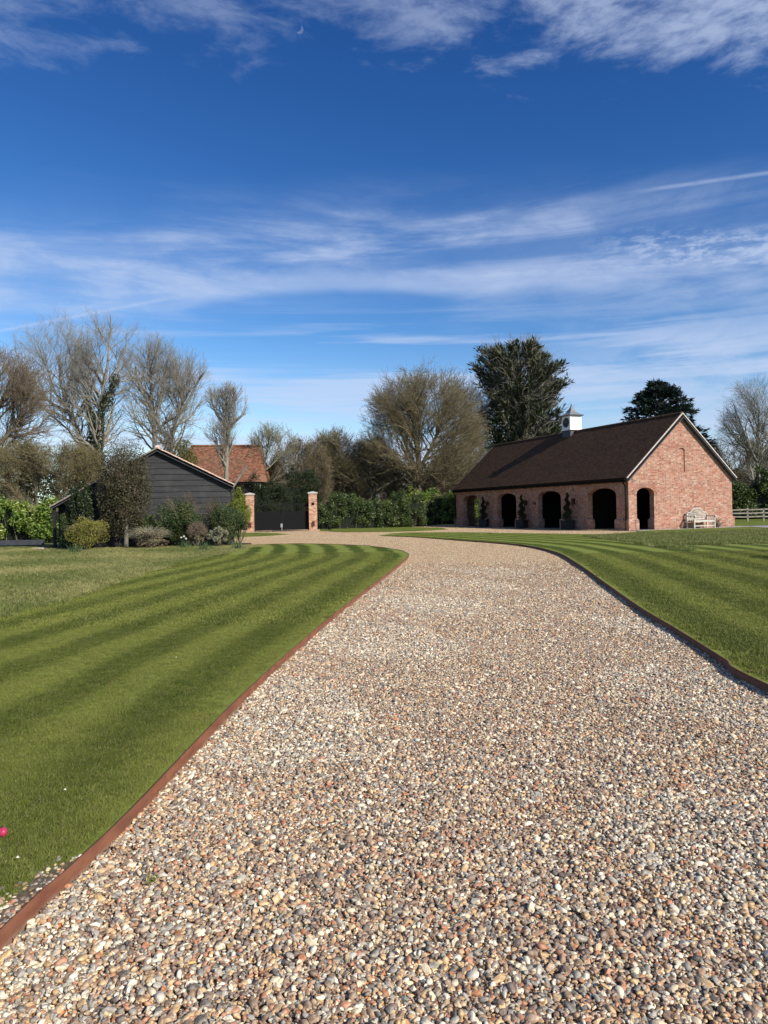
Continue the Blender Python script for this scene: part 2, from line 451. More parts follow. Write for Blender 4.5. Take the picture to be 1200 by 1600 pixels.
MAT = dict(
    pebble=make_pebble_mat(), gravel=gravel_mat(), lawn=lawn_mat(), blade=blade_mat(), rblade=blade_mat('rough_grass_blade', True),
    corten=corten_mat(), board=board_mat(),
    white=plain('white_paint', (0.80, 0.80, 0.78), 0.5, 0.04, 3, 0.05),
    benchwhite=plain('weathered_white_paint', (0.48, 0.455, 0.40), 0.6, 0.12, 9, 0.1),
    lead=plain('lead_sheet', (0.17, 0.175, 0.18), 0.55, 0.2, 5),
    leadd=plain('dark_lead_flashing', (0.06, 0.065, 0.075), 0.5, 0.2, 5),
    black=plain('black_metal', (0.005, 0.005, 0.006), 0.7, 0.2, 8, 0.1, spec=0.15),
    clock=plain('black_clock_dial', (0.012, 0.012, 0.014), 0.45, 0.2, 8, 0.0),
    brass=plain('gilt_hands', (0.30, 0.24, 0.12), 0.4, 0.1, 8, 0.0),
    verge=plain('lime_mortar', (0.56, 0.50, 0.43), 0.9, 0.15, 12, 0.4),
    pverge=plain('pink_mortar_verge', (0.62, 0.44, 0.36), 0.9, 0.2, 9, 0.5),
    barge=plain('dark_grey_timber', (0.050, 0.053, 0.062), 0.7, 0.25, 5, 0.2),
    stone=plain('pale_stone', (0.46, 0.43, 0.39), 0.9, 0.15, 9, 0.4),
    concrete=plain('concrete_paving', (0.27, 0.25, 0.225), 0.9, 0.2, 2, 0.3),
    floor=plain('dark_floor', (0.05, 0.048, 0.045), 0.9, 0.2, 2, 0.3),
    soil=plain('garden_soil', (0.062, 0.042, 0.028), 0.95, 0.4, 5, 0.9, bdist=0.03),
    drysoil=plain('dry_soil', (0.15, 0.11, 0.075), 0.95, 0.4, 40, 0.9, bdist=0.01),
    ground=plain('far_grass', (0.055, 0.070, 0.022), 0.95, 0.4, 0.6, 0.6, bdist=0.05),
    oldwood=plain('grey_weathered_wood', (0.24, 0.215, 0.18), 0.9, 0.25, 6, 0.5),
    darkwood=plain('dark_joinery', (0.016, 0.014, 0.013), 0.8, 0.25, 6, 0.3),
    pink=plain('pink_rubber', (0.36, 0.03, 0.075), 0.4, 0.1, 20, 0.05),
    brass_tap=plain('grey_metal', (0.35, 0.35, 0.36), 0.35, 0.1, 20, 0.05, metal=0.6),
    rust=plain('rusty_red_iron', (0.09, 0.022, 0.014), 0.6, 0.2, 9, 0.2),
    petal=plain('white_petal', (0.6, 0.6, 0.5), 0.6, 0.05, 9, 0.0),
    yellow=plain('yellow_petal', (0.75, 0.52, 0.04), 0.6, 0.05, 9, 0.0),
    redpetal=plain('red_petal', (0.45, 0.03, 0.02), 0.6, 0.05, 9, 0.0),
    planter=plain('dark_planter', (0.020, 0.021, 0.022), 0.7, 0.2, 9, 0.1),
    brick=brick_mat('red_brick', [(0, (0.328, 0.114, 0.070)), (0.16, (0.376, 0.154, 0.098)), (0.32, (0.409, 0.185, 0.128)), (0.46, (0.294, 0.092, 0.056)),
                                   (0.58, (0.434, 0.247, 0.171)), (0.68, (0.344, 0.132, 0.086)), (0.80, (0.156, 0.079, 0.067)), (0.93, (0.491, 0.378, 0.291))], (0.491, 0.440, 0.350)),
    brickold=brick_mat('orange_brick', [(0, (0.45, 0.19, 0.10)), (0.2, (0.54, 0.27, 0.15)), (0.4, (0.38, 0.14, 0.08)), (0.6, (0.58, 0.36, 0.22)),
                                         (0.78, (0.30, 0.12, 0.08)), (0.9, (0.16, 0.08, 0.06))], (0.60, 0.52, 0.42)),
    roof=roof_mat('dark_clay_tile', [(0, (0.082, 0.046, 0.027)), (0.3, (0.100, 0.055, 0.030)), (0.5, (0.062, 0.037, 0.023)), (0.7, (0.115, 0.057, 0.031)), (0.88, (0.052, 0.033, 0.022))], moss=(0.085, 0.061, 0.030), moss_amt=0.2),
    redroof=roof_mat('orange_clay_tile', [(0, (0.205, 0.087, 0.051)), (0.3, (0.246, 0.110, 0.064)), (0.55, (0.156, 0.064, 0.041)), (0.75, (0.271, 0.138, 0.083)), (0.9, (0.115, 0.064, 0.046))], axis=0, moss=(0.115, 0.101, 0.055), moss_amt=0.7),
    bark=barkmat('grey_bark', (0.15, 0.13, 0.11), (0.25, 0.225, 0.19), (0.20, 0.20, 0.12)),
    barkb=barkmat('brown_bark', (0.085, 0.066, 0.05), (0.15, 0.12, 0.09), (0.13, 0.13, 0.06)),
    twigg=barkmat('grey_twigs', (0.20, 0.185, 0.150), (0.31, 0.29, 0.24)),
    twigo=barkmat('olive_twigs', (0.160, 0.130, 0.075), (0.22, 0.185, 0.105)),
    twigb=barkmat('brown_twigs', (0.145, 0.112, 0.076), (0.215, 0.17, 0.115)),
    twigl=barkmat('lichened_twigs', (0.19, 0.18, 0.12), (0.27, 0.25, 0.17)),
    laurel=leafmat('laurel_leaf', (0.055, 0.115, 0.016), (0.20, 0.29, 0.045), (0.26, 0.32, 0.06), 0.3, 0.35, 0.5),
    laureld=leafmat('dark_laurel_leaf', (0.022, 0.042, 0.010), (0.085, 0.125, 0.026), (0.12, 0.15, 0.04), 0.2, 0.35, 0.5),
    yew=leafmat('yew_leaf', (0.008, 0.015, 0.006), (0.022, 0.036, 0.011), (0.03, 0.045, 0.014), 0.1, 0.6, 0.25),
    ivy=leafmat('ivy_leaf', (0.012, 0.022, 0.007), (0.042, 0.060, 0.018), None, 0.15, 0.4, 0.4),
    holm=leafmat('olive_brown_leaf', (0.032, 0.034, 0.015), (0.088, 0.080, 0.036), (0.11, 0.085, 0.05), 0.15, 0.5, 0.3, 1.4),
    gold=leafmat('golden_leaf', (0.10, 0.125, 0.022), (0.34, 0.30, 0.07), (0.26, 0.22, 0.06), 0.3, 0.5, 0.3, 1.8),
    varieg=leafmat('variegated_leaf', (0.13, 0.15, 0.08), (0.46, 0.45, 0.30), (0.22, 0.19, 0.12), 0.25, 0.6, 0.2, 2.0),
    pale=leafmat('dry_pale_leaf', (0.15, 0.125, 0.075), (0.38, 0.32, 0.21), (0.17, 0.12, 0.08), 0.2, 0.7, 0.2, 2.0),
    shrub=leafmat('dark_shrub_leaf', (0.022, 0.040, 0.013), (0.072, 0.108, 0.032), (0.095, 0.110, 0.036), 0.15, 0.5, 0.3, 1.5),
    yellowg=leafmat('yellow_green_leaf', (0.07, 0.11, 0.015), (0.28, 0.30, 0.04), (0.20, 0.22, 0.04), 0.3, 0.5, 0.3, 1.5),
    cypress=leafmat('cypress_spray', (0.026, 0.036, 0.018), (0.070, 0.082, 0.040), (0.095, 0.090, 0.05), 0.1, 0.7, 0.2, 0.4),
    cedar=leafmat('cedar_spray', (0.012, 0.024, 0.020), (0.035, 0.056, 0.047), (0.045, 0.065, 0.05), 0.08, 0.6, 0.25, 0.5),
    daff=leafmat('bulb_leaf', (0.05, 0.09, 0.035), (0.13, 0.18, 0.08), None, 0.3, 0.5, 0.3),
    oliveshrub=leafmat('budding_leaf', (0.085, 0.085, 0.025), (0.18, 0.165, 0.052), (0.21, 0.185, 0.06), 0.25, 0.7, 0.2, 0.5),
)


# ------------------------------------------------------------------ mesh helpers
def tag(o, label=None, cat=None, group=None, kind=None):
    if label: o['label'] = label
    if cat: o['category'] = cat
    if group: o['group'] = group
    if kind: o['kind'] = kind
    return o


def link(name, me, m_=None, parent=None):
    o = bpy.data.objects.new(name, me)
    COL.objects.link(o)
    if m_ is not None and me is not None:
        me.materials.append(m_)
    if parent is not None:
        o.parent = parent
    return o


def empty(name, loc=(0, 0, 0), rz=0.0, **kw):
    o = bpy.data.objects.new(name, None)
    COL.objects.link(o)
    o.location = loc
    o.rotation_euler = (0, 0, rz)
    o.empty_display_size = 0.3
    return tag(o, **kw)


def fast_mesh(name, V, Fc, rnd=None, smooth=False):
    """V (n,3); Fc (m,k) faces of equal size k"""
    me = bpy.data.meshes.new(name)
    V = np.asarray(V, dtype=np.float32)
    Fc = np.asarray(Fc, dtype=np.int32)
    me.vertices.add(len(V))
    me.vertices.foreach_set('co', V.ravel())
    k = Fc.shape[1]
    me.loops.add(Fc.size)
    me.loops.foreach_set('vertex_index', Fc.ravel())
    me.polygons.add(len(Fc))
    me.polygons.foreach_set('loop_start', np.arange(0, Fc.size, k, dtype=np.int32))
    me.update(calc_edges=True)
    if smooth:
        me.polygons.foreach_set('use_smooth', np.ones(len(Fc), dtype=bool))
    if rnd is not None:
        a = me.attributes.new('rnd', 'FLOAT', 'POINT')
        a.data.foreach_set('value', np.asarray(rnd, dtype=np.float32))
    return me


class MB:
    """collects simple solids into one mesh"""
    def __init__(s):
        s.v = []; s.f = []

    def add(s, vs, fs):
        b = len(s.v)
        s.v += [tuple(p) for p in vs]
        s.f += [tuple(i + b for i in f) for f in fs]
        return s

    def box(s, x0, x1, y0, y1, z0, z1):
        return s.add([(x0, y0, z0), (x1, y0, z0), (x1, y1, z0), (x0, y1, z0), (x0, y0, z1), (x1, y0, z1), (x1, y1, z1), (x0, y1, z1)],
                     [(0, 3, 2, 1), (4, 5, 6, 7), (0, 1, 5, 4), (1, 2, 6, 5), (2, 3, 7, 6), (3, 0, 4, 7)])

    def prism(s, poly, fn, w0, w1):
        """poly: 2-D outline (u,v) counter-clockwise; fn(u,v,w) -> xyz"""
        n = len(poly)
        vs = [fn(u, v, w0) for u, v in poly] + [fn(u, v, w1) for u, v in poly]
        fs = [tuple(range(n - 1, -1, -1)), tuple(range(n, 2 * n))]
        fs += [(i, (i + 1) % n, (i + 1) % n + n, i + n) for i in range(n)]
        return s.add(vs, fs)

    def bar(s, a, b, w_, h=None, up=(0, 0, 1)):
        a = Vector(a); b = Vector(b); h = h or w_
        d = (b - a).normalized()
        up = Vector(up)
        if abs(d.dot(up)) > 0.95: up = Vector((1, 0, 0))
        sx = d.cross(up).normalized(); sy = sx.cross(d)
        vs = [p + sx * (i * w_ / 2) + sy * (j * h / 2) for p in (a, b) for i, j in ((-1, -1), (1, -1), (1, 1), (-1, 1))]
        return s.add(vs, [(3, 2, 1, 0), (4, 5, 6, 7), (0, 1, 5, 4), (1, 2, 6, 5), (2, 3, 7, 6), (3, 0, 4, 7)])

    def cyl(s, a, b, r0, r1=None, n=12, cap=True):
        r1 = r0 if r1 is None else r1
        a = Vector(a); b = Vector(b)
        d = (b - a).normalized()
        up = Vector((0, 0, 1)) if abs(d.z) < 0.95 else Vector((1, 0, 0))
        sx = d.cross(up).normalized(); sy = sx.cross(d)
        vs = []
        for p, r in ((a, r0), (b, r1)):
            for i in range(n):
                t = 2 * math.pi * i / n
                vs.append(p + sx * (r * math.cos(t)) + sy * (r * math.sin(t)))
        fs = [(i, (i + 1) % n, (i + 1) % n + n, i + n) for i in range(n)]
        if cap: fs += [tuple(range(n - 1, -1, -1)), tuple(range(n, 2 * n))]
        return s.add(vs, fs)

    def lathe(s, prof, cx=0, cy=0, n=14):
        vs = []; fs = []
        for r, z in prof:
            for i in range(n):
                t = 2 * math.pi * i / n
                vs.append((cx + r * math.cos(t), cy + r * math.sin(t), z))
        for j in range(len(prof) - 1):
            for i in range(n):
                fs.append((j * n + i, j * n + (i + 1) % n, (j + 1) * n + (i + 1) % n, (j + 1) * n + i))
        fs.append(tuple(range(n - 1, -1, -1)))
        fs.append(tuple((len(prof) - 1) * n + i for i in range(n)))
        return s.add(vs, fs)

    def build(s, name, m_, parent=None, smooth=False, bevel=0.0):
        me = bpy.data.meshes.new(name)
        me.from_pydata(s.v, [], s.f)
        bm = bmesh.new(); bm.from_mesh(me)
        bmesh.ops.recalc_face_normals(bm, faces=bm.faces)
        if bevel:
            bmesh.ops.bevel(bm, geom=bm.edges, offset=bevel, segments=1, affect='EDGES')
        bm.to_mesh(me); bm.free()
        if smooth:
            me.polygons.foreach_set('use_smooth', np.ones(len(me.polygons), dtype=bool))
        return link(name, me, m_, parent)


def tubes(P0, P1, r0, r1, sides):
    """one prism for each segment, all at once"""
    P0 = np.asarray(P0); P1 = np.asarray(P1); n = len(P0)
    d = P1 - P0
    L = np.linalg.norm(d, axis=1, keepdims=True) + 1e-9
    d = d / L
    ref = np.tile(np.array([[0.31, 0.87, 0.38]]), (n, 1))
    a = np.cross(d, ref); a /= np.linalg.norm(a, axis=1, keepdims=True) + 1e-9
    b = np.cross(d, a)
    ang = np.arange(sides) * 2 * np.pi / sides
    ring = np.cos(ang)[None, :, None] * a[:, None, :] + np.sin(ang)[None, :, None] * b[:, None, :]
    V0 = P0[:, None, :] + ring * np.asarray(r0)[:, None, None]
    V1 = (P1 + d * np.asarray(r1)[:, None] * 0.5)[:, None, :] + ring * np.asarray(r1)[:, None, None]
    V = np.concatenate([V0, V1], 1).reshape(-1, 3)
    i = np.arange(sides); j = (i + 1) % sides
    f = np.stack([i, j, j + sides, i + sides], 1)
    Fc = (f[None] + (np.arange(n) * 2 * sides)[:, None, None]).reshape(-1, 4)
    return V, Fc


def unit(v):
    return v / (np.linalg.norm(v, axis=1, keepdims=True) + 1e-9)


def leaf_mesh(C_, size, rng, out=None, flat=0.0, aspect=2.2, outw=0.7):
    """diamond leaves folded along the midrib at centres C_"""
    n = len(C_)
    nrm = unit(rng.normal(size=(n, 3)))
    if out is not None:
        nrm = unit(nrm + out * outw)
    if flat:
        nrm = unit(nrm * (1, 1, 1) + np.array([0, 0, flat]))
    a = unit(np.cross(nrm, unit(rng.normal(size=(n, 3)))))
    b = np.cross(nrm, a)
    s = size * rng.uniform(0.6, 1.35, n)[:, None]
    V = np.stack([C_ - a * s * 0.5, C_ + b * s * 0.5 / aspect - nrm * s * 0.07, C_ + a * s * 0.5 + nrm * s * 0.05, C_ - b * s * 0.5 / aspect - nrm * s * 0.07], 1).reshape(-1, 3)
    f = np.array([[0, 1, 2], [0, 2, 3]])
    Fc = (f[None] + (np.arange(n) * 4)[:, None, None]).reshape(-1, 3)
    return V, Fc, np.repeat(rng.random(n), 4)


def lumps(center, rad, k, lr, rng, fill=0.75):
    """k clump centres inside an ellipsoid"""
    d = unit(rng.normal(size=(k, 3)))
    r = rng.uniform(0.35, fill, k)[:, None]
    return np.asarray(center) + d * r * np.asarray(rad), lr * rng.uniform(0.7, 1.3, k)


def blob_points(n, center, rad, rng, k=26, lr=0.35, inner=0.25, zmin=None):
    rad = np.asarray(rad, float)
    mean = rad.mean()
    lc, lrad = lumps(center, rad, k, lr, rng, 0.8)
    idx = rng.integers(0, k, n)
    d = unit(rng.normal(size=(n, 3)))
    rr = np.where(rng.random(n) < inner, rng.random(n) ** 0.5, rng.uniform(0.82, 1.08, n))
    P = lc[idx] + d * (rr * lrad[idx])[:, None] * rad / mean * mean
    q = (P - center) / (rad * 1.06)
    m = np.linalg.norm(q, axis=1)
    over = m > 1
    P[over] = center + (q[over] / m[over][:, None]) * (rad * 1.06) * rng.uniform(0.9, 1.03, over.sum())[:, None]
    if zmin is not None:
        keep = P[:, 2] > zmin
        P = P[keep]
    out = unit((P - center) / rad + np.array([0, 0, 0.2]))
    return P, out


def stems(base, tips, r, rng, kseg=3, wob=0.05, sides=3, tap=0.25):
    """wavering stems from base points to tips"""
    n = len(tips)
    base = np.broadcast_to(base, tips.shape).astype(float)
    pts = [base]
    for i in range(1, kseg + 1):
        t = i / kseg
        p = base * (1 - t) + tips * t + rng.normal(size=(n, 3)) * wob * (1 if i < kseg else 0.3)
        p[:, 2] += 0.12 * math.sin(t * math.pi) * np.linalg.norm(tips - base, axis=1)
        pts.append(p)
    P0 = np.concatenate(pts[:-1]); P1 = np.concatenate(pts[1:])
    rr = np.broadcast_to(r, (n,))
    rad = [rr * (1 - (1 - tap) * i / kseg) for i in range(kseg + 1)]
    return tubes(P0, P1, np.concatenate(rad[:-1]), np.concatenate(rad[1:]), sides)


# ------------------------------------------------------------------ ground
def catmull(pts, step=0.12):
    pts = [np.array(p, float) for p in pts]
    P = [2 * pts[0] - pts[1]] + pts + [2 * pts[-1] - pts[-2]]
    out = []
    for i in range(1, len(P) - 2):
        p0, p1, p2, p3 = P[i - 1:i + 3]
        n = max(2, int(np.linalg.norm(p2 - p1) / step))
        for k in range(n):
            t = k / n
            out.append(0.5 * ((2 * p1) + (-p0 + p2) * t + (2 * p0 - 5 * p1 + 4 * p2 - p3) * t * t + (-p0 + 3 * p1 - 3 * p2 + p3) * t ** 3))
    out.append(pts[-1])
    return np.array(out)


LE = [(-1.75, -3.0), (-1.48, 0.0)] + [tuple(g(*p)[:2]) for p in [(0, 1457), (100, 1366), (200, 1271), (300, 1166), (400, 1066), (500, 978), (560, 930), (600, 900), (637, 869.5)]]
NOSE = [tuple(g(*p)[:2]) for p in [(634, 863), (618, 858.5), (590, 854.5), (560, 851.8), (500, 849.8), (450, 849.6), (400, 850.5)]]
RE = [(3.3, -3.0), (3.0, 1.0)] + [tuple(g(*p)[:2]) for p in [(1200, 1071), (1130, 1029), (1060, 985), (1000, 949), (950, 914), (900, 879), (870, 863), (830, 853.5), (780, 848), (720, 844), (650, 839.3), (600, 837.2)]]
left_curve = catmull(LE + NOSE)
right_curve = catmull(RE)


def poly_sheet(name, outline, m_, z=0.0, cell=0.4, skirt=0.12, attrs=None, parent=None, zfun=None):
    me = bpy.data.meshes.new(name)
    bm = bmesh.new()
    vs = [bm.verts.new((p[0], p[1], 0)) for p in outline]
    from mathutils.geometry import tessellate_polygon
    for tri in tessellate_polygon([[Vector((p[0], p[1], 0)) for p in outline]]):
        try:
            bm.faces.new([vs[i] for i in tri])
        except ValueError:
            pass
    o_ = np.array(outline)
    if cell:
        for ax in (0, 1):
            lo, hi = o_[:, ax].min(), o_[:, ax].max()
            c = lo + cell
            while c < hi:
                # coarser lines far from the camera
                co = [0, 0, 0]; co[ax] = c; no = [0, 0, 0]; no[ax] = 1
                bmesh.ops.bisect_plane(bm, geom=bm.verts[:] + bm.edges[:] + bm.faces[:], dist=1e-5, plane_co=co, plane_no=no)
                c += cell * (1 if abs(c) < 22 else 4)
    bmesh.ops.recalc_face_normals(bm, faces=bm.faces)
    if skirt:
        bd = [e for e in bm.edges if e.is_boundary]
        r = bmesh.ops.extrude_edge_only(bm, edges=bd)
        for v in [x for x in r['geom'] if isinstance(x, bmesh.types.BMVert)]:
            v.co.z -= skirt
    bm.to_mesh(me); bm.free()
    co = np.empty(len(me.vertices) * 3, dtype=np.float32)
    me.vertices.foreach_get('co', co)
    co = co.reshape(-1, 3)
    co[:, 2] += z
    if zfun is not None:
        co[:, 2] += zfun(co[:, 0], co[:, 1])
    me.vertices.foreach_set('co', co.ravel())
    for k, fn in (attrs or {}).items():
        a = me.attributes.new(k, 'FLOAT', 'POINT')
        a.data.foreach_set('value', fn(co[:, 0], co[:, 1]).astype(np.float32))
    # make sure the top faces up
    me.update()
    nz = [p.normal.z for p in list(me.polygons)[:200]]
    if sum(nz) < 0:
        me.flip_normals()
    o = link(name, me, m_, parent)
    return o


def seg_dist(x, y, line):
    """distance from points to a polyline"""
    P = np.stack([x, y], 1)
    best = np.full(len(P), 1e9)
    for a, b in zip(line[:-1], line[1:]):
        d = b - a
        t = np.clip(((P - a) @ d) / (d @ d + 1e-9), 0, 1)
        q = a + t[:, None] * d
        best = np.minimum(best, np.hypot(P[:, 0] - q[:, 0], P[:, 1] - q[:, 1]))
    return best


lref = np.array(LE + [(0.62, 23.9), (0.3, 27.0), (-0.2, 30.0), (-0.9, 33.0)])
lref = catmull(lref, 0.8)
rref = catmull(RE, 0.8)
ROUGH_L = np.array([(-5.6, -3), (-5.35, 9.9), (-5.3, 11.8), (-5.6, 15.7), (-5.85, 21.8), (-5.5, 27), (-5.1, 31.5)])


def stripeL(x, y):
    d = seg_dist(x, y, lref)
    v = 0.5 - 0.5 * np.cos(2 * np.pi * (d - 0.5) / 0.93 + 0.25 * np.sin(y * 0.7))
    k = 0.6 + 1.7 * np.clip((y - 3) / 6, 0, 1)
    return np.clip((v - 0.5) * k + 0.5, 0, 1)


def roughL(x, y):
    bx = np.interp(y, ROUGH_L[:, 1], ROUGH_L[:, 0])
    return np.clip(0.5 + (bx - x) * 1.6, 0, 1)


def stripeR(x, y):
    d = seg_dist(x, y, rref)
    v = 0.5 - 0.5 * np.cos(2 * np.pi * (d - 0.42) / 1.08)
    return np.clip((v - 0.5) * 2.3 + 0.5, 0, 1)


RB = np.array([g(*p)[:2] for p in [(925, 839), (960, 843), (1010, 849), (1050, 853), (1100, 859.5), (1165, 872), (1200, 874)]])
RB = RB[np.argsort(RB[:, 0])]
RT = np.array([g(*p)[:2] for p in [(925, 838), (985, 834.5), (1060, 833), (1130, 831), (1200, 828)]])


def roughR(x, y):
    lo = np.interp(x, RB[:, 0], RB[:, 1], left=99)
    hi = np.interp(x, RT[:, 0], RT[:, 1], right=RT[-1, 1])
    return np.clip(0.5 + (y - lo) * 0.9, 0, 1) * np.clip(0.5 + (hi - y) * 0.9, 0, 1)


def bump(x, y):
    return 0.0 * x


ll = [tuple(p) for p in left_curve] + [(-9.0, 31.8), (-14, 34), (-45, 36), (-45, -3)]
lawnL = poly_sheet('lawn_left', ll, MAT['lawn'], 0.0, 0.2, attrs=dict(stripe=stripeL, rough=roughL))
tag(lawnL, 'mown striped lawn left of the gravel drive running into rough grass', kind='structure')
far_b = [g(*p)[:2] for p in [(592, 836.6), (610, 833.6), (632, 832), (720, 831.5), (850, 833.5), (930, 834.5), (983, 834.6)]]
# barn frame
BC = np.array([13.49, 39.51, 0.0])
BA = math.radians(22.3)
BD = np.array([-math.sin(BA), math.cos(BA), 0]); BG = np.array([math.cos(BA), math.sin(BA), 0])
p1 = BC + BG * 0.0 - BD * 0.75
rl = [tuple(p) for p in right_curve] + [tuple(p) for p in far_b] + [tuple(p1[:2]), tuple((BC - BD * 0.3)[:2]), tuple((BC + BG * 8.3 - BD * 0.3)[:2]), tuple((BC + BG * 8.3 + BD * 12)[:2]), (30, 78), (80, 78), (80, -3)]
lawnR = poly_sheet('lawn_right', rl, MAT['lawn'], 0.0, 0.25, attrs=dict(stripe=stripeR, rough=roughR))
tag(lawnR, 'mown striped lawn right of the drive in front of the barn', kind='structure')
# far patches
pa = [g(*p)[:2] for p in [(500, 829.5), (540, 831.5), (600, 831), (655, 829.5), (700, 827), (690, 824.5), (620, 823), (500, 824)]]
tag(poly_sheet('lawn_verge', [tuple(p) for p in pa], MAT['lawn'], 0.0, 0.6, attrs=dict(stripe=lambda x, y: 0.5 + 0 * x, rough=lambda x, y: 0 * x)), 'narrow lawn below the laurel hedge beyond the drive', kind='structure')
pb = [g(*p)[:2] for p in [(330, 840), (385, 838.5), (420, 837), (452, 834.5), (430, 832.8), (385, 832.2), (330, 833)]]
tag(poly_sheet('lawn_strip', [tuple(p) for p in pb], MAT['lawn'], 0.0, 0.6, attrs=dict(stripe=lambda x, y: 0.5 + 0 * x, rough=lambda x, y: 0 * x)), 'small green lawn strip by the left gate pier', kind='structure')
# gravel sheet, rising gently to lawn level beyond the bend
gz = lambda x, y: np.clip((y - 22) / 14, 0, 1) * 0.055
gl = [(-1.9, -3.2), (3.5, -3.2), (3.5, 6.0), (6.2, 20), (6.2, 30), (13.0, 35.0)] + [tuple((BC + BD * -1.0 + BG * -.3)[:2]), tuple((BC + BD * 0.1 + BG * 0.3)[:2]), tuple((BC + BD * 20.5 + BG * 0.3)[:2]), (6.0, 62), (-4.5, 60), (-12, 66), (-16, 52), (-16, 33), (-2, 26), (-1.9, 8)]
gs = poly_sheet('gravel_drive', gl, MAT['gravel'], -0.072, 1.0, skirt=0, zfun=gz)
tag(gs, 'loose brown and grey gravel driveway', kind='structure')
gm_ = bpy.data.meshes.new('ground')
gm_.from_pydata([(-900, -200, -0.14), (900, -200, -0.14), (900, 1500, -0.14), (-900, 1500, -0.14)], [], [(0, 1, 2, 3)])
tag(link('ground', gm_, MAT['ground']), kind='structure')
# path along the gable and on to the right
pth = [p1, BC + BG * 8.2 - BD * 0.75, np.array([*g(1200, 825)[:2], 0]), np.array([70.0, 52.0, 0]), np.array([70.0, 54.5, 0]), np.array([*g(1200, 821.0)[:2], 0]), BC + BG * 8.2 + BD * 0.4, BC + BG * 7.7 + BD * 0.02, BC + BD * 0.02]
tag(poly_sheet('path', [tuple(p[:2]) for p in pth], MAT['concrete'], 0.012, 0, skirt=0.14), 'pale concrete path past the brick gable', kind='structure')
# planting bed under the shed
bed = [g(*p)[:2] for p in [(96, 862), (160, 862.5), (260, 861), (330, 858.5), (385, 856.5), (393, 849)]] + [(-7.0, 33.2), (-17.0, 34.2)]
tag(poly_sheet('planting_bed', [tuple(p) for p in bed], MAT['soil'], 0.02, 0.5, skirt=0.14), 'brown soil bed along the foot of the shed', kind='structure')


# edging strips
def edging(curve, name, label, side, top=0.012, bot=-0.13, th=0.009):
    c = np.asarray(curve)
    tdir = np.gradient(c, axis=0)
    tdir = unit(tdir)
    nr = np.stack([tdir[:, 1], -tdir[:, 0]], 1) * side     # towards the gravel
    n = len(c)
    wav = 0.004 * np.sin(np.arange(n) * 0.37) + 0.003 * np.sin(np.arange(n) * 0.11 + 1)
    V = []
    for off, z in ((0, top), (th, top), (th, bot), (0, bot)):
        p = c + nr * (off + wav)[:, None] if not np.isscalar(off + 0.0) else c + nr * (off + wav[:, None] * 1.0)
        zz = np.full(n, z) + (wav * 0.6 if z == top else 0)
        V.append(np.column_stack([p, zz]))
    V = np.stack(V, 1).reshape(-1, 3)
    F_ = []
    for i in range(n - 1):
        for k in range(4):
            k2 = (k + 1) % 4
            F_.append((i * 4 + k, i * 4 + k2, (i + 1) * 4 + k2, (i + 1) * 4 + k))
    o = link(name, fast_mesh(name, V, F_), MAT['corten'])
    return tag(o, label, 'lawn edging', 'rusty steel edgings of the drive')


edging(left_curve, 'steel_edging', 'sunlit rusty steel edging on the left side of the gravel drive', 1)
edging(right_curve, 'steel_edging', 'shaded dark rusty steel edging below the right lawn', -1)


# ------------------------------------------------------------------ instanced gravel and grass
def gn_scatter(name, pts, rot, scl, tone, idx, sources, label, extra_m=None):
    me = bpy.data.meshes.new(name)
    n = len(pts)
    me.vertices.add(n)
    me.vertices.foreach_set('co', np.asarray(pts, dtype=np.float32).ravel())
    for k, v, ty in (('rot', rot, 'FLOAT_VECTOR'), ('scl', scl, 'FLOAT_VECTOR')):
        a = me.attributes.new(k, ty, 'POINT')
        a.data.foreach_set('vector', np.asarray(v, dtype=np.float32).ravel())
    a = me.attributes.new('tone', 'FLOAT', 'POINT'); a.data.foreach_set('value', np.asarray(tone, dtype=np.float32))
    a = me.attributes.new('pick', 'INT', 'POINT'); a.data.foreach_set('value', np.asarray(idx, dtype=np.int32))
    me.update()
    o = link(name, me)
    tag(o, label, None, None, 'stuff')
    ng = bpy.data.node_groups.new(name, 'GeometryNodeTree')
    ng.interface.new_socket('Geometry', in_out='INPUT', socket_type='NodeSocketGeometry')
    ng.interface.new_socket('Geometry', in_out='OUTPUT', socket_type='NodeSocketGeometry')
    nd = ng.nodes; L = ng.links.new
    gi = nd.new('NodeGroupInput'); go = nd.new('NodeGroupOutput')
    ins = nd.new('GeometryNodeInstanceOnPoints')
    L(gi.outputs[0], ins.inputs['Points'])
    gt = nd.new('GeometryNodeGeometryToInstance')
    for s_ in reversed(sources):
        oi = nd.new('GeometryNodeObjectInfo')
        oi.inputs['Object'].default_value = s_
        L(oi.outputs['Geometry'], gt.inputs[0])
    L(gt.outputs[0], ins.inputs['Instance'])
    ins.inputs['Pick Instance'].default_value = True

    def attr(nm, ty):
        a_ = nd.new('GeometryNodeInputNamedAttribute'); a_.data_type = ty
        a_.inputs['Name'].default_value = nm
        return a_.outputs['Attribute']
    L(attr('pick', 'INT'), ins.inputs['Instance Index'])
    L(attr('rot', 'FLOAT_VECTOR'), ins.inputs['Rotation'])
    L(attr('scl', 'FLOAT_VECTOR'), ins.inputs['Scale'])
    L(ins.outputs[0], go.inputs[0])
    md = o.modifiers.new('scatter', 'NODES')
    md.node_group = ng
    return o


def src(me, m_):
    o = bpy.data.objects.new(me.name, me)     # source shape, never linked to the scene itself
    me.materials.append(m_)
    return o


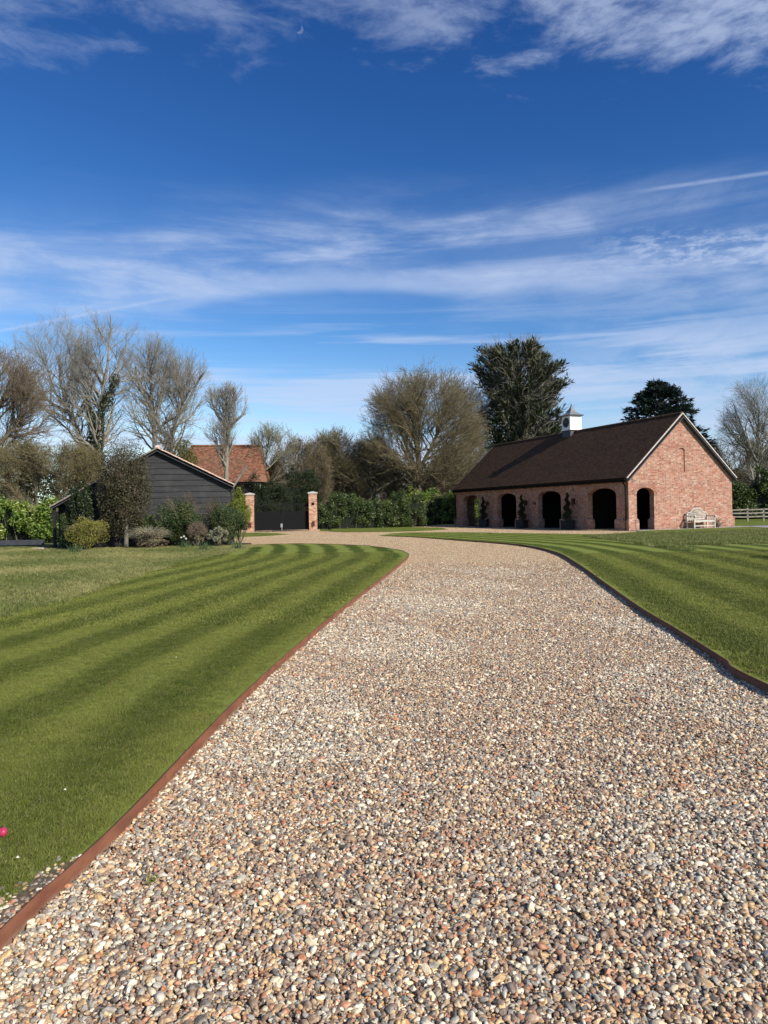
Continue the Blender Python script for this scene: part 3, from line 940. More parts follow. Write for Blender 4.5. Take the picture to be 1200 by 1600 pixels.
def pebble(i):
    bm = bmesh.new()
    bmesh.ops.create_icosphere(bm, subdivisions=2 if i % 3 else 1, radius=0.5)
    r = random.Random(i)
    ph = [r.uniform(0, 6) for _ in range(6)]
    ang = 0.28 if i % 3 == 0 else 0.13
    for v in bm.verts:
        c = v.co.copy()
        k = 1 + ang * math.sin(c.x * 5 + ph[0]) * math.cos(c.y * 6 + ph[1]) + ang * 0.8 * math.sin(c.z * 7 + ph[2] + c.x * 3)
        if i % 3 == 0:
            k += r.uniform(-0.10, 0.10)
        v.co = c * k
    me = bpy.data.meshes.new('pebble')
    bm.to_mesh(me); bm.free()
    if i % 3:
        me.polygons.foreach_set('use_smooth', np.ones(len(me.polygons), dtype=bool))
    return src(me, MAT['pebble'])


PEB = [pebble(i) for i in range(9)]
lx = np.array(left_curve); rx = np.array(right_curve)
selL = lx[:int(np.argmax(lx[:, 1] > 20.5))]
selR = rx[:int(np.argmax(rx[:, 1] > 22))]
XL = lambda y: np.interp(y, selL[:, 1], selL[:, 0])
XR = lambda y: np.interp(y, selR[:, 1], selR[:, 0])


def scatter_gravel():
    P = []
    for y0, y1, dens in ((0.6, 1.7, 1500), (1.7, 4.5, 11500), (4.5, 8.0, 8500), (8.0, 13.0, 4800), (13.0, 20.0, 2400)):
        n = int((y1 - y0) * 6.8 * dens)
        x = RNG.uniform(-1.8, 5.0, n); y = RNG.uniform(y0, y1, n)
        k = (x > XL(y) + 0.012) & (x < XR(y) - 0.012) & (np.abs(x) < 0.60 * y + 0.5)
        if y1 > 18:
            k &= RNG.random(n) < np.clip((20 - y) / 7, 0, 1)
        P.append(np.stack([x[k], y[k]], 1))
    P = np.concatenate(P)
    n = len(P)
    size = np.exp(RNG.normal(math.log(0.0130), 0.34, n))
    size = np.clip(size, 0.007, 0.036)
    near = P[:, 1] > 8
    size[near] *= 1.2
    big = RNG.random(n) < 0.010
    size[big] = np.minimum(size[big] * 1.5, 0.036)
    z = -0.072 + size * 0.10 + RNG.uniform(-0.004, 0.012, n) + 0.006 * np.sin(P[:, 0] * 5 + 1.3) * np.sin(P[:, 1] * 2.3)
    ed = np.minimum(P[:, 0] - XL(P[:, 1]), XR(P[:, 1]) - P[:, 0])
    z += np.clip(0.10 - ed, 0, 0.1) * 0.10
    pts = np.column_stack([P, z])
    rot = RNG.uniform(-0.5, 0.5, (n, 3)); rot[:, 2] = RNG.uniform(0, 6.28, n)
    tilt = RNG.random(n) < 0.25
    rot[tilt, 0] = RNG.uniform(-1.5, 1.5, tilt.sum())
    z = z  # seated
    scl = size[:, None] * np.column_stack([RNG.uniform(1.0, 1.65, n), RNG.uniform(0.75, 1.1, n), RNG.uniform(0.5, 0.85, n)])
    # patches of greyer and browner stone
    pat = np.sin(P[:, 0] * 1.7 + 0.6 * P[:, 1]) * np.sin(P[:, 1] * 1.1 + 2) * 0.5 + 0.5
    tone = RNG.random(n)
    grey = (pat > 0.62) & (RNG.random(n) < 0.35)
    tone[grey] = (np.array([3, 10, 7, 2])[RNG.integers(0, 4, grey.sum())] + 0.5) / 12
    tone[big] = (np.array([3, 10, 7, 4, 6, 2])[RNG.integers(0, 6, big.sum())] + 0.5) / 12
    return gn_scatter('gravel', pts, rot, scl, tone, RNG.integers(0, 9, n), PEB, 'loose rounded flint pebbles covering the drive')


scatter_gravel()


def tuft(i, nb, rad, h, wd, m_, lean=0.5):
    r = np.random.default_rng(100 + i)
    a = r.uniform(0, 2 * np.pi, nb); q = rad * np.sqrt(r.random(nb))
    b = np.stack([q * np.cos(a), q * np.sin(a), np.full(nb, -0.002)], 1)
    hh = h * r.uniform(0.5, 1.2, nb)
    az = r.uniform(0, 2 * np.pi, nb)
    ln = r.uniform(0.1, lean, nb) * hh
    d = np.stack([np.cos(az) * ln, np.sin(az) * ln, hh * 0.55], 1)
    tip = b + np.stack([np.cos(az) * ln * 2.4, np.sin(az) * ln * 2.4, hh], 1)
    sd_ = np.stack([-np.sin(az + 0.5), np.cos(az + 0.5), 0 * az], 1) * wd * 0.5
    V = np.stack([b - sd_, b + sd_, b + d + sd_ * 0.8, b + d - sd_ * 0.8, tip], 1).reshape(-1, 3)
    f = np.array([[0, 1, 2], [0, 2, 3], [3, 2, 4]])
    Fc = (f[None] + (np.arange(nb) * 5)[:, None, None]).reshape(-1, 3)
    me = fast_mesh('grass_tuft', V, Fc, np.repeat(r.random(nb), 5))
    return src(me, m_)


TUF = [tuft(i, 40, 0.038, 0.015, 0.0020, MAT['blade'], 0.9) for i in range(5)]
TUFB = [tuft(10 + i, 40, 0.09, 0.026, 0.0055, MAT['blade'], 0.9) for i in range(4)]
TUFR = [tuft(20 + i, 46, 0.13, 0.075, 0.008, MAT['rblade'], 0.8) for i in range(5)]


def scatter_grass(name, label, x, y, tone, srcs, s0=0.7, s1=1.3):
    n = len(x)
    pts = np.column_stack([x, y, np.zeros(n)])
    rot = np.zeros((n, 3)); rot[:, 2] = RNG.uniform(0, 6.28, n)
    s = RNG.uniform(s0, s1, n)
    scl = np.column_stack([s, s, s * RNG.uniform(0.7, 1.25, n)])
    return gn_scatter(name, pts, rot, scl, tone, RNG.integers(0, len(srcs), n), srcs, label)


def tone_of(st, x, y):
    v = 0.5 + 0.5 * np.sin(x * 3.1 + 1.7 * np.sin(y * 1.3)) * np.sin(y * 2.3 + x)
    v2 = 0.5 + 0.5 * np.sin(x * 9.1 + 2.1 * np.sin(y * 5.3)) * np.sin(y * 7.7 + 3 * x)
    return np.clip(st * 0.62 + 0.2 * v + 0.24 * v2 + RNG.normal(0, 0.15, len(x)), 0, 1)


def near_grass():
    xs = []; ys = []
    for y0, y1, dens in ((1.6, 5.0, 2300), (5.0, 9.0, 1000)):
        x0 = -0.60 * y1
        n = int((y1 - y0) * abs(x0) * dens)
        x = RNG.uniform(x0, 0, n); y = RNG.uniform(y0, y1, n)
        k = (x < XL(y) - 0.05) & (x > -0.58 * y - 0.3)
        bare = (x > XL(y) - (0.12 + 0.03 * np.sin(y * 25))) & (y < 2.85)
        k &= ~(bare & (RNG.random(n) < 0.93))
        xs.append(x[k]); ys.append(y[k])
    x = np.concatenate(xs); y = np.concatenate(ys)
    scatter_grass('grass_blades', 'short mown grass on the left lawn', x, y, tone_of(stripeL(x, y), x, y), TUF)
    xs = []; ys = []
    for y0, y1, dens in ((9.0, 15.0, 330), (15.0, 24.0, 130)):
        n = int((y1 - y0) * 10 * dens)
        x = RNG.uniform(-9, 1, n); y = RNG.uniform(y0, y1, n)
        k = (x < np.where(y < 20.4, XL(np.minimum(y, 20.4)), 0.3) - 0.08) & (x > -0.56 * y - 0.3) & (roughL(x, y) < 0.6)
        xs.append(x[k]); ys.append(y[k])
    x = np.concatenate(xs); y = np.concatenate(ys)
    scatter_grass('grass_blades', 'short mown grass farther up the left lawn', x, y, tone_of(stripeL(x, y), x, y), TUFB)
    xs = []; ys = []
    for y0, y1, dens in ((3.5, 9.0, 700), (9.0, 15.0, 300), (15.0, 21.0, 130)):
        n = int((y1 - y0) * 9 * dens)
        x = RNG.uniform(2.6, 11.6, n); y = RNG.uniform(y0, y1, n)
        k = (x > XR(y) + 0.12) & (x < 0.56 * y + 0.4)
        xs.append(x[k]); ys.append(y[k])
    x = np.concatenate(xs); y = np.concatenate(ys)
    scatter_grass('grass_blades', 'short mown grass on the right lawn', x, y, tone_of(stripeR(x, y), x, y), TUFB)
    # rough grass left
    n = 34000
    x = RNG.uniform(-19, -4.8, n); y = RNG.uniform(8.5, 33, n)
    k = (roughL(x, y) + RNG.normal(0, 0.15, n) > 0.55) & (x > -0.56 * y - 0.5) & ~((y > 30.6) & (x > -15))
    x = x[k]; y = y[k]
    tn = np.clip(0.45 + 0.3 * np.sin(x * 1.2 + 2 * np.sin(y * 0.5)) + 0.25 * np.sin(y * 1.1) + RNG.normal(0, 0.2, len(x)), 0, 1)
    scatter_grass('rough_grass', 'longer rough grass with straw before the shed', x, y, tn, TUFR, 0.5, 1.1)
    n = 16000
    x = RNG.uniform(8, 24, n); y = RNG.uniform(18, 40, n)
    k = (roughR(x, y) > 0.55) & (x < 0.57 * y)
    x = x[k]; y = y[k]
    tn = np.clip(RNG.normal(0.10, 0.16, len(x)), 0, 1)
    scatter_grass('rough_grass', 'longer unmown grass before the brick gable', x, y, tn, TUFR, 0.8, 1.7)
    # drive edge of the verge: loose pebbles on the bare corner
    n = 420
    y = RNG.uniform(1.9, 2.95, n)
    x = XL(y) - np.abs(RNG.normal(0, 0.075, n)) - 0.012
    k = RNG.random(n) < np.clip((3.0 - y) * 2.2, 0, 1)
    x, y = x[k], y[k]; n = len(x)
    pts = np.column_stack([x, y, np.full(n, 0.003)])
    rot = RNG.uniform(-0.4, 0.4, (n, 3)); rot[:, 2] = RNG.uniform(0, 6, n)
    scl = RNG.uniform(0.009, 0.022, n)[:, None] * np.array([1.3, 1, 0.65])
    gn_scatter('loose_pebbles', pts, rot, scl, RNG.random(n), RNG.integers(0, 9, n), PEB, 'stray pebbles on bare soil beside the left edging')


near_grass()
bs = [(float(XL(y)) - 0.012, y) for y in np.linspace(1.7, 2.9, 14)] + [(float(XL(y)) - 0.06 - 0.05 * math.sin((y - 1.7) / 1.2 * 3.1) - 0.02 * math.sin(y * 19), y) for y in np.linspace(2.9, 1.7, 14)]
tag(poly_sheet('bare_soil', bs, MAT['drysoil'], 0.004, 0, skirt=0), 'strip of bare soil beside the left edging', kind='structure')

# ------------------------------------------------------------------ the barn
barn = empty('brick_barn', BC, BA, label='long red brick barn with arched bays, dark tiled roof and sunlit gable', cat='barn')
BW, BL, TH = 7.7, 20.2, 0.34
RZ, EX, EZ = 6.60, -0.22, 2.93
SL = (RZ - EZ) / (BW / 2 - EX)


def wtop(x):
    return RZ - 0.17 - SL * abs(x - BW / 2)


def arch_pts(a, b, spring, crown, n=12):
    """points over an opening from b side down to a side"""
    c = (a + b) / 2; h = (b - a) / 2; rise = crown - spring
    return [(c + h * math.cos(t), spring + rise * (math.sin(t) ** 0.85)) for t in np.linspace(0, math.pi, n + 1)]


def wall_with_openings(x0, x1, topf, ops, tops):
    """outline, counter-clockwise, from the bottom left; ops openings reach the ground"""
    pts = [(x0, -0.1)]
    for a, b, sp_, cr in ops:
        pts += [(a, -0.1)] + [(p[0], p[1]) for p in reversed(arch_pts(a, b, sp_, cr))] + [(b, -0.1)]
    pts += [(x1, -0.1)] + tops
    return pts


OPS = [(1.0, 3.5), (6.13, 8.63), (11.26, 13.76), (16.4, 18.9)]
SPR, CRN = 1.98, 2.42
# front wall (plane x = 0)
mb = MB()
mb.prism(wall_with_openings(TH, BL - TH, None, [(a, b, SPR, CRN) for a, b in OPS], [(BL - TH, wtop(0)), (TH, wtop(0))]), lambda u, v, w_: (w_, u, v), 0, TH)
mb.build('front_wall', MAT['brick'], barn)
# near gable in two halves that meet in the blind window
nx0, nx1 = 3.62, 4.10
nb, ns, nc = 3.25, 4.45, 4.60
mid = (nx0 + nx1) / 2
na = arch_pts(nx0, nx1, ns, nc, 8)
leftp = [(0, -0.1), (0.56, -0.1)] + list(reversed(arch_pts(0.56, 1.80, 1.98, 2.36))) + [(1.80, -0.1), (mid, -0.1), (mid, nb), (nx0, nb)] + list(reversed(na[4:])) + [(mid, wtop(mid)), (0, wtop(0))]
rightp = [(mid, -0.1), (BW, -0.1), (BW, wtop(BW)), (BW / 2, wtop(BW / 2)), (mid, wtop(mid))] + list(reversed(na[:5])) + [(nx1, nb), (mid, nb)]
mb = MB()
mb.prism(leftp, lambda u, v, w_: (u, w_, v), 0, TH)
mb.prism(rightp, lambda u, v, w_: (u, w_, v), 0, TH)
mb.build('gable_wall', MAT['brick'], barn)
MB().box(nx0 - 0.02, nx1 + 0.02, 0.055, 0.2, nb - 0.02, nc + 0.05).build('blind_window', MAT['brick'], barn)
# far gable with a doorway
mb = MB()
mb.prism([(0, -0.1), (1.55, -0.1)] + list(reversed(arch_pts(1.55, 2.85, 1.98, 2.36))) + [(2.85, -0.1), (BW, -0.1), (BW, wtop(BW)), (BW / 2, wtop(BW / 2)), (0, wtop(0))], lambda u, v, w_: (u, w_, v), BL - TH, BL)
mb.build('far_gable_wall', MAT['brick'], barn)
MB().box(BW - TH, BW, TH, BL - TH, -0.1, wtop(BW)).build('back_wall', MAT['brick'], barn)
MB().box(TH, BW - TH, TH, BL - TH, -0.1, 0.02).build('floor', MAT['floor'], barn)
# dark timber partition and joists inside
mbp = MB()
for yy in (5.0, 10.1, 15.2):
    mbp.box(0.5, BW - TH, yy - 0.06, yy + 0.06, 0.02, 2.9)
mbp.build('partition', MAT['darkwood'], barn)
MB().box(TH, BW - TH, TH, BL - TH, 2.86, 2.92).build('ceiling', MAT['darkwood'], barn)


def plinth(x0, x1, y0, y1, h=0.56, e=0.085, ch=0.10):
    vs = []
    for ex, z in ((e, -0.1), (e, h), (0.004, h + ch)):
        vs += [(x0 - ex, y0 - ex, z), (x1 + ex, y0 - ex, z), (x1 + ex, y1 + ex, z), (x0 - ex, y1 + ex, z)]
    fs = [(0, 3, 2, 1), (8, 9, 10, 11)]
    for k in (0, 4):
        fs += [(k + i, k + (i + 1) % 4, k + 4 + (i + 1) % 4, k + 4 + i) for i in range(4)]
    MB().add(vs, fs).build('plinth', MAT['brick'], barn)


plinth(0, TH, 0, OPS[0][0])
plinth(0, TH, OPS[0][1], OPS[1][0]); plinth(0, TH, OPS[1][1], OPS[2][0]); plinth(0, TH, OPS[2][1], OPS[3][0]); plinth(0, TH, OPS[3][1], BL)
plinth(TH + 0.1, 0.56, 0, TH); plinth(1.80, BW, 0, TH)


def arch_ring(a, b, sp_, cr, thick, fn, parent, rows=2):
    """two rings of voussoirs, each a wedge of its own"""
    inner = arch_pts(a, b, sp_, cr, 48)
    c = (a + b) / 2
    m_ = MB()
    n = max(14, int((b - a) * 1.35 / 0.078))
    cum = np.cumsum([0] + [math.dist(inner[i], inner[i + 1]) for i in range(48)])
    xs_ = np.array([p[0] for p in inner]); zs_ = np.array([p[1] for p in inner])

    def pt(s_, r_):
        x_ = np.interp(s_, cum, xs_); z_ = np.interp(s_, cum, zs_)
        e_ = 0.02
        dx = np.interp(s_ + e_, cum, xs_) - np.interp(s_ - e_, cum, xs_); dz = np.interp(s_ + e_, cum, zs_) - np.interp(s_ - e_, cum, zs_)
        l_ = math.hypot(dx, dz) + 1e-9
        return (x_ + dz / l_ * r_, z_ - dx / l_ * r_)
    for r_i in range(rows):
        r0 = r_i * thick / rows + 0.004; r1 = (r_i + 1) * thick / rows - 0.004
        for k in range(n):
            s0 = cum[-1] * (k + 0.06) / n; s1 = cum[-1] * (k + 0.94) / n
            q = [pt(s0, r0), pt(s1, r0), pt(s1, r1), pt(s0, r1)]
            m_.prism(q, fn, -0.014 - 0.004 * random.random(), 0.05)
    return m_.build('arch', MAT['brick'], parent)


for a, b in OPS:
    arch_ring(a, b, SPR, CRN, 0.34, lambda u, v, w_: (w_, u, v), barn)
arch_ring(0.56, 1.80, 1.98, 2.36, 0.32, lambda u, v, w_: (u, w_, v), barn)
arch_ring(nx0, nx1, ns, nc, 0.2, lambda u, v, w_: (u, w_, v), barn, 1)


def stepped_roof(name, half, rz, ez, y0, y1, xm, m_, parent, gauge=0.1, th=0.10, axis='x', ux=None, side=-1):
    """one slope with its tile courses stepped; profile in (x,z), extruded along y"""
    ex = half
    L = math.hypot(ex, rz - ez)
    n = max(4, int(L / gauge))
    sl = ((side * ex) / L, (ez - rz) / L)       # down-slope direction
    nn = (-sl[1] * side, sl[0] * side)
    if nn[1] < 0: nn = (-nn[0], -nn[1])
    me = bpy.data.meshes.new(name)
    bm = bmesh.new(); uvl = bm.loops.layers.uv.new('UVMap')
    prof = []
    for i in range(n):
        s0 = L * i / n; s1 = L * (i + 1) / n
        prof.append((xm + sl[0] * s0, rz + sl[1] * s0, i + 0.01))
        prof.append((xm + sl[0] * s1 + nn[0] * 0.024, rz + sl[1] * s1 + nn[1] * 0.024, i + 0.9))
    prof.append((xm + sl[0] * L, rz + sl[1] * L, n))
    rings = []
    for y in (y0, y1):
        rings.append([bm.verts.new((p[0], y, p[1])) for p in prof])
    for i in range(len(prof) - 1):
        f = bm.faces.new((rings[0][i], rings[0][i + 1], rings[1][i + 1], rings[1][i]))
        row = prof[i][2] if i % 2 == 0 else prof[i][2] - 0.3
        for lp in f.loops:
            lp[uvl].uv = (0, math.floor(row) + 0.5)
    # underside
    b0 = [bm.verts.new((xm + sl[0] * s_ - nn[0] * th, y, rz + sl[1] * s_ - nn[1] * th)) for s_ in (0, L) for y in (y0, y1)]
    bm.faces.new((b0[0], b0[1], b0[3], b0[2]))
    bm.faces.new((rings[0][-1], b0[2], b0[3], rings[1][-1]))
    bm.faces.new((rings[0][0], rings[1][0], b0[1], b0[0]))
    bm.faces.new(rings[0] + [b0[2], b0[0]]); bm.faces.new(list(reversed(rings[1])) + [b0[1], b0[3]])
    bmesh.ops.recalc_face_normals(bm, faces=bm.faces)
    bm.to_mesh(me); bm.free()
    return link(name, me, m_, parent)


OV = 0.13
r1_ = stepped_roof('roof', BW / 2 - EX, RZ, EZ, -OV, BL + OV, BW / 2, MAT['roof'], barn, side=-1)
r2_ = stepped_roof('roof', BW / 2 - EX, RZ, EZ, -OV, BL + OV, BW / 2, MAT['roof'], barn, side=1)
# ridge tiles: half-round, one mesh
mb = MB()
k = 0
y = -OV
while y < BL + OV:
    pr = [(BW / 2 + 0.13 * math.cos(t), RZ - 0.045 + 0.12 * math.sin(t)) for t in np.linspace(0, math.pi, 7)]
    mb.prism(pr, lambda u, v, w_: (u, w_, v), y, y + 0.295)
    y += 0.305
rt_ = mb.build('ridge_tiles', MAT['roof'], r1_)
rt_['kind'] = 'stuff'
# verges and bargeboards on both gables
for yy, nm in ((-OV, 1), (BL + OV, 0)):
    for sgn in (-1, 1):
        ex = BW / 2 - EX
        a = (BW / 2 + sgn * ex, yy - 0.012 if nm else yy + 0.012)
        p0 = Vector((BW / 2, a[1], RZ - 0.035)); p1_ = Vector((a[0], a[1], EZ - 0.035))
        MB().bar(p0 + Vector((0, 0, 0.02)), p1_, 0.05, 0.085, up=(0, 1, 0)).build('verge', MAT['verge'], barn)
        q0 = Vector((BW / 2, a[1] + (0.03 if nm else -0.03), RZ - 0.24)); q1 = Vector((a[0] - sgn * 0.04, a[1] + (0.03 if nm else -0.03), EZ - 0.20))
        MB().bar(q0, q1, 0.04, 0.26, up=(0, 1, 0)).build('bargeboard', MAT['barge'], barn)
MB().box(EX - 0.02, EX + 0.02, -OV + 0.05, BL + OV - 0.05, EZ - 0.24, EZ - 0.05).build('fascia', MAT['black'], barn)
mb = MB()
pr = [(EX - 0.09 + 0.065 * math.cos(t), EZ - 0.06 + 0.065 * math.sin(t)) for t in np.linspace(math.pi, 2 * math.pi, 7)]
mb.prism(pr, lambda u, v, w_: (u, w_, v), -OV + 0.04, BL + OV - 0.04)
mb.build('gutter', MAT['black'], barn)
for yy in (0.16, BL - 0.12):
    mb = MB()
    mb.cyl((-0.07, yy, 0.05), (-0.07, yy, 2.45), 0.038)
    mb.cyl((-0.07, yy, 2.45), (EX - 0.09, yy, EZ - 0.12), 0.038)
    mb.build('downpipe', MAT['black'], barn, True)
# small fittings on the front wall
mb = MB(); mb.cyl((-0.10, 0.42, 0.62), (-0.02, 0.42, 0.62), 0.02); mb.cyl((-0.10, 0.42, 0.66), (-0.10, 0.42, 0.55), 0.018); mb.box(-0.13, -0.07, 0.38, 0.46, 0.66, 0.69)
mb.build('tap', MAT['brass_tap'], barn)
MB().box(-0.03, -0.002, 8.86, 9.16, 1.55, 1.72).build('plaque', MAT['rust'], barn)

# clock cupola
cup = empty('clock_cupola', BC + BG * BW / 2 + BD * 10.0 + np.array([0, 0, RZ - 0.9]), BA, label='small white clock cupola with lead cap on the barn ridge', cat='cupola')
hz = 0.9   # ridge height in this frame
mb = MB(); mb.box(-0.44, 0.44, -0.44, 0.44, 0.30, hz + 0.12); mb.build('lead_base', MAT['leadd'], cup)
mb = MB(); mb.box(-0.53, 0.53, -0.53, 0.53, hz + 0.10, hz + 0.17); mb.build('base_moulding', MAT['white'], cup)
mb = MB(); mb.box(-0.455, 0.455, -0.455, 0.455, hz + 0.17, hz + 1.10); mb.build('body', MAT['white'], cup)
for sx in (-1, 1):
    for sy in (-1, 1):
        mb = MB(); mb.box(sx * 0.475 - 0.055 * (sx > 0) * 2 + 0.0, sx * 0.475 + 0.055 * (sx < 0) * 2, sy * 0.475 - 0.11 * (sy > 0), sy * 0.475 + 0.11 * (sy < 0), hz + 0.172, hz + 1.08)
        mb.build('corner_post', MAT['white'], cup)
mb = MB(); mb.box(-0.60, 0.60, -0.60, 0.60, hz + 1.10, hz + 1.15); mb.build('eaves_board', MAT['leadd'], cup)
mb = MB()
vs = []; fs = []
prof = [(0.60, 0.0), (0.42, 0.08), (0.28, 0.20), (0.16, 0.38), (0.07, 0.58), (0.03, 0.66)]
for r_, z_ in prof:
    vs += [(-r_, -r_, hz + 1.152 + z_), (r_, -r_, hz + 1.152 + z_), (r_, r_, hz + 1.152 + z_), (-r_, r_, hz + 1.152 + z_)]
for k in range(len(prof) - 1):
    fs += [(k * 4 + i, k * 4 + (i + 1) % 4, k * 4 + 4 + (i + 1) % 4, k * 4 + 4 + i) for i in range(4)]
fs += [(3, 2, 1, 0), (20, 21, 22, 23)]
mb.add(vs, fs); mb.build('cap', MAT['lead'], cup)
mb = MB(); mb.lathe([(0.03, hz + 1.79), (0.05, hz + 1.83), (0.05, hz + 1.88), (0.015, hz + 1.93), (0.01, hz + 2.05)]); mb.build('finial', MAT['leadd'], cup)
for fx, ang in ((-1, 0), (1, 0)):
    mb = MB(); mb.cyl((fx * 0.46, 0, hz + 0.64), (fx * 0.485, 0, hz + 0.64), 0.34, n=28)
    cf = mb.build('clock_face', MAT['clock'], cup)
    mb = MB()
    for a_ in range(12):
        t = a_ * math.pi / 6
        c_, s_ = math.cos(t), math.sin(t)
        mb = MB(); mb.bar((fx * 0.488, 0.25 * c_, hz + 0.64 + 0.25 * s_), (fx * 0.488, 0.31 * c_, hz + 0.64 + 0.31 * s_), 0.02, 0.006, up=(1, 0, 0))
        mb.build('hour_mark', MAT['brass'], cf)
    mb = MB(); mb.bar((fx * 0.492, 0, hz + 0.64), (fx * 0.492, 0.10, hz + 0.82), 0.022, 0.006, up=(1, 0, 0))
    mb.build('clock_hand', MAT['brass'], cf)
    mb = MB(); mb.bar((fx * 0.496, 0, hz + 0.64), (fx * 0.496, -0.20, hz + 0.70), 0.018, 0.006, up=(1, 0, 0))
    mb.build('clock_hand', MAT['brass'], cf)
MB().box(-0.56, 0.56, -0.72, 0.72, 0.25, 0.30).build('apron_flashing', MAT['leadd'], cup)


def on_barn(gx, dy, z=0.0):
    return BC + BG * gx + BD * dy + np.array([0, 0, z])


# wall lanterns
def lantern(root):
    mb = MB(); mb.box(-0.03, 0.0, -0.05, 0.05, 0.10, 0.42); mb.build('back_plate', MAT['black'], root)
    mb = MB(); mb.bar((-0.02, 0, 0.36), (-0.16, 0, 0.46), 0.02); mb.bar((-0.16, 0, 0.46), (-0.16, 0, 0.40), 0.02); mb.build('bracket', MAT['black'], root)
    mb = MB(); mb.lathe([(0.02, 0.42), (0.11, 0.34), (0.10, 0.33), (0.06, 0.02), (0.03, 0.0)], -0.16, 0, 6); mb.build('lamp_body', MAT['rust'], root)


def copy_tree(o, parent=None):
    c = o.copy(); COL.objects.link(c)
    if parent is not None: c.parent = parent
    for ch in list(o.children):
        copy_tree(ch, c)
    return c


LL = [(4.75, 'black wall lantern on the barn pier nearest the sunlit gable'), (9.95, 'black wall lantern on the middle pier of the barn front'), (15.05, 'black wall lantern on the barn pier beside the bay with green behind')]
l0 = None
for dy, lab in LL:
    p = on_barn(-0.002, dy, 1.45)
    if l0 is None:
        l0 = empty('wall_lantern', p, BA); lantern(l0); o = l0
    else:
        o = copy_tree(l0); o.location = p
    tag(o, lab, 'lantern', 'wall lanterns along the barn front')


# topiary spirals in planters
def topiary(root, seed):
    rng = np.random.default_rng(seed)
    mb = MB(); mb.prism([(-0.27, 0), (0.27, 0), (0.32, 0.5), (-0.32, 0.5)], lambda u, v, w_: (u, w_, v), -0.28, 0.28)
    mb.box(-0.35, 0.35, -0.35, 0.35, 0.5, 0.55)
    mb.build('planter', MAT['planter'], root)
    MB().cyl((0, 0, 0.5), (0, 0, 2.25), 0.025, 0.01, 6).build('stem', MAT['barkb'], root)
    n = 7500
    t = rng.random(n)
    turns = 3.2
    a = t * turns * 2 * np.pi
    R_ = 0.40 * (1 - t * 0.84)
    cen = np.stack([np.cos(a) * R_ * 0.34, np.sin(a) * R_ * 0.34, 0.62 + t * 1.6], 1)
    d = unit(rng.normal(size=(n, 3)))
    P = cen + d * (R_ * 0.62 * rng.uniform(0.6, 1.05, n) + 0.02)[:, None] * np.array([1, 1, 0.75])
    V, F_, r_ = leaf_mesh(P, 0.05, rng, d, aspect=1.8)
    link('foliage', fast_mesh('foliage', V, F_, r_), MAT['yew'], root)


TP = [(4.80, 'spiral clipped evergreen in a dark planter on the pier nearest the sunlit gable'), (9.80, 'spiral clipped evergreen in a dark planter on the middle pier of the barn front'), (14.9, 'spiral clipped evergreen in a dark planter beside the bay with green behind')]
t0_ = None
for dy, lab in TP:
    p = on_barn(-0.52, dy, 0.0)
    if t0_ is None:
        t0_ = empty('spiral_topiary', p, BA); topiary(t0_, 5); o = t0_
    else:
        o = copy_tree(t0_); o.location = p; o.rotation_euler.z = BA + dy
    tag(o, lab, 'topiary', 'spiral topiaries in planters along the barn')

# white garden bench with scrolled arms against the gable
bt = 4.05
bench = empty('garden_bench', on_barn(bt + 0.62, -0.52, 0.012), BA + math.radians(-3), label='white wooden garden bench with arched lattice back against the gable', cat='bench')
bw = 0.72
mb = MB()
for i in range(6):
    mb.box(-bw + 0.05, bw - 0.05, -0.27 + i * 0.085, -0.27 + i * 0.085 + 0.065, 0.43, 0.452)
mb.build('seat', MAT['benchwhite'], bench)
mb = MB(); mb.box(-bw, bw, -0.32, -0.285, 0.36, 0.43); mb.box(-bw, bw, 0.235, 0.27, 0.36, 0.43); mb.build('seat_frame', MAT['benchwhite'], bench)
for sx in (-1, 1):
    MB().box(sx * bw - 0.03, sx * bw + 0.03, -0.33, -0.27, 0, 0.70).build('leg', MAT['benchwhite'], bench)
    MB().box(sx * bw - 0.03, sx * bw + 0.03, 0.235, 0.295, 0, 0.80).build('leg', MAT['benchwhite'], bench)
    mb = MB(); mb.bar((sx * bw, -0.36, 0.70), (sx * bw, 0.25, 0.72), 0.075, 0.04); mb.cyl((sx * bw - 0.04, -0.36, 0.675), (sx * bw + 0.04, -0.36, 0.675), 0.055)
    for q in range(3):
        mb.bar((sx * bw, -0.15 + 0.15 * q, 0.43), (sx * bw, -0.15 + 0.15 * q, 0.69), 0.03)
    mb.build('arm', MAT['benchwhite'], bench)
MB().box(-bw + 0.03, bw - 0.03, -0.318, -0.282, 0.12, 0.17).build('stretcher', MAT['benchwhite'], bench)


def btop(x):
    ax_ = abs(x)
    if ax_ < 0.40: return 0.86 + 0.28 * math.sqrt(max(0, 1 - (ax_ / 0.44) ** 2))
    return 0.86 + 0.06 * (1 - ((ax_ - 0.42) / 0.40) ** 2) if ax_ < 0.68 else 0.80


mb = MB()
xs_ = np.linspace(-bw, bw, 41)
for a, b in zip(xs_[:-1], xs_[1:]):
    mb.bar((a, 0.30, btop(a)), (b, 0.30, btop(b)), 0.045, 0.075, up=(0, 1, 0))
mb.bar((-bw, 0.285, 0.52), (bw, 0.285, 0.52), 0.04, 0.06)
mb.build('back_rail', MAT['benchwhite'], bench)
mb = MB()
for x in np.linspace(-bw + 0.09, bw - 0.09, 15):
    mb.bar((x, 0.29, 0.53), (x, 0.30, btop(x) - 0.02), 0.032, 0.018, up=(0, 1, 0))
for z in (0.63, 0.74, 0.85, 0.96):
    half = bw - 0.04 if z < 0.8 else (0.42 if z < 0.9 else 0.36)
    mb.bar((-half, 0.295, z), (half, 0.295, z), 0.015, 0.028, up=(0, 1, 0))
mb.build('backrest', MAT['benchwhite'], bench)

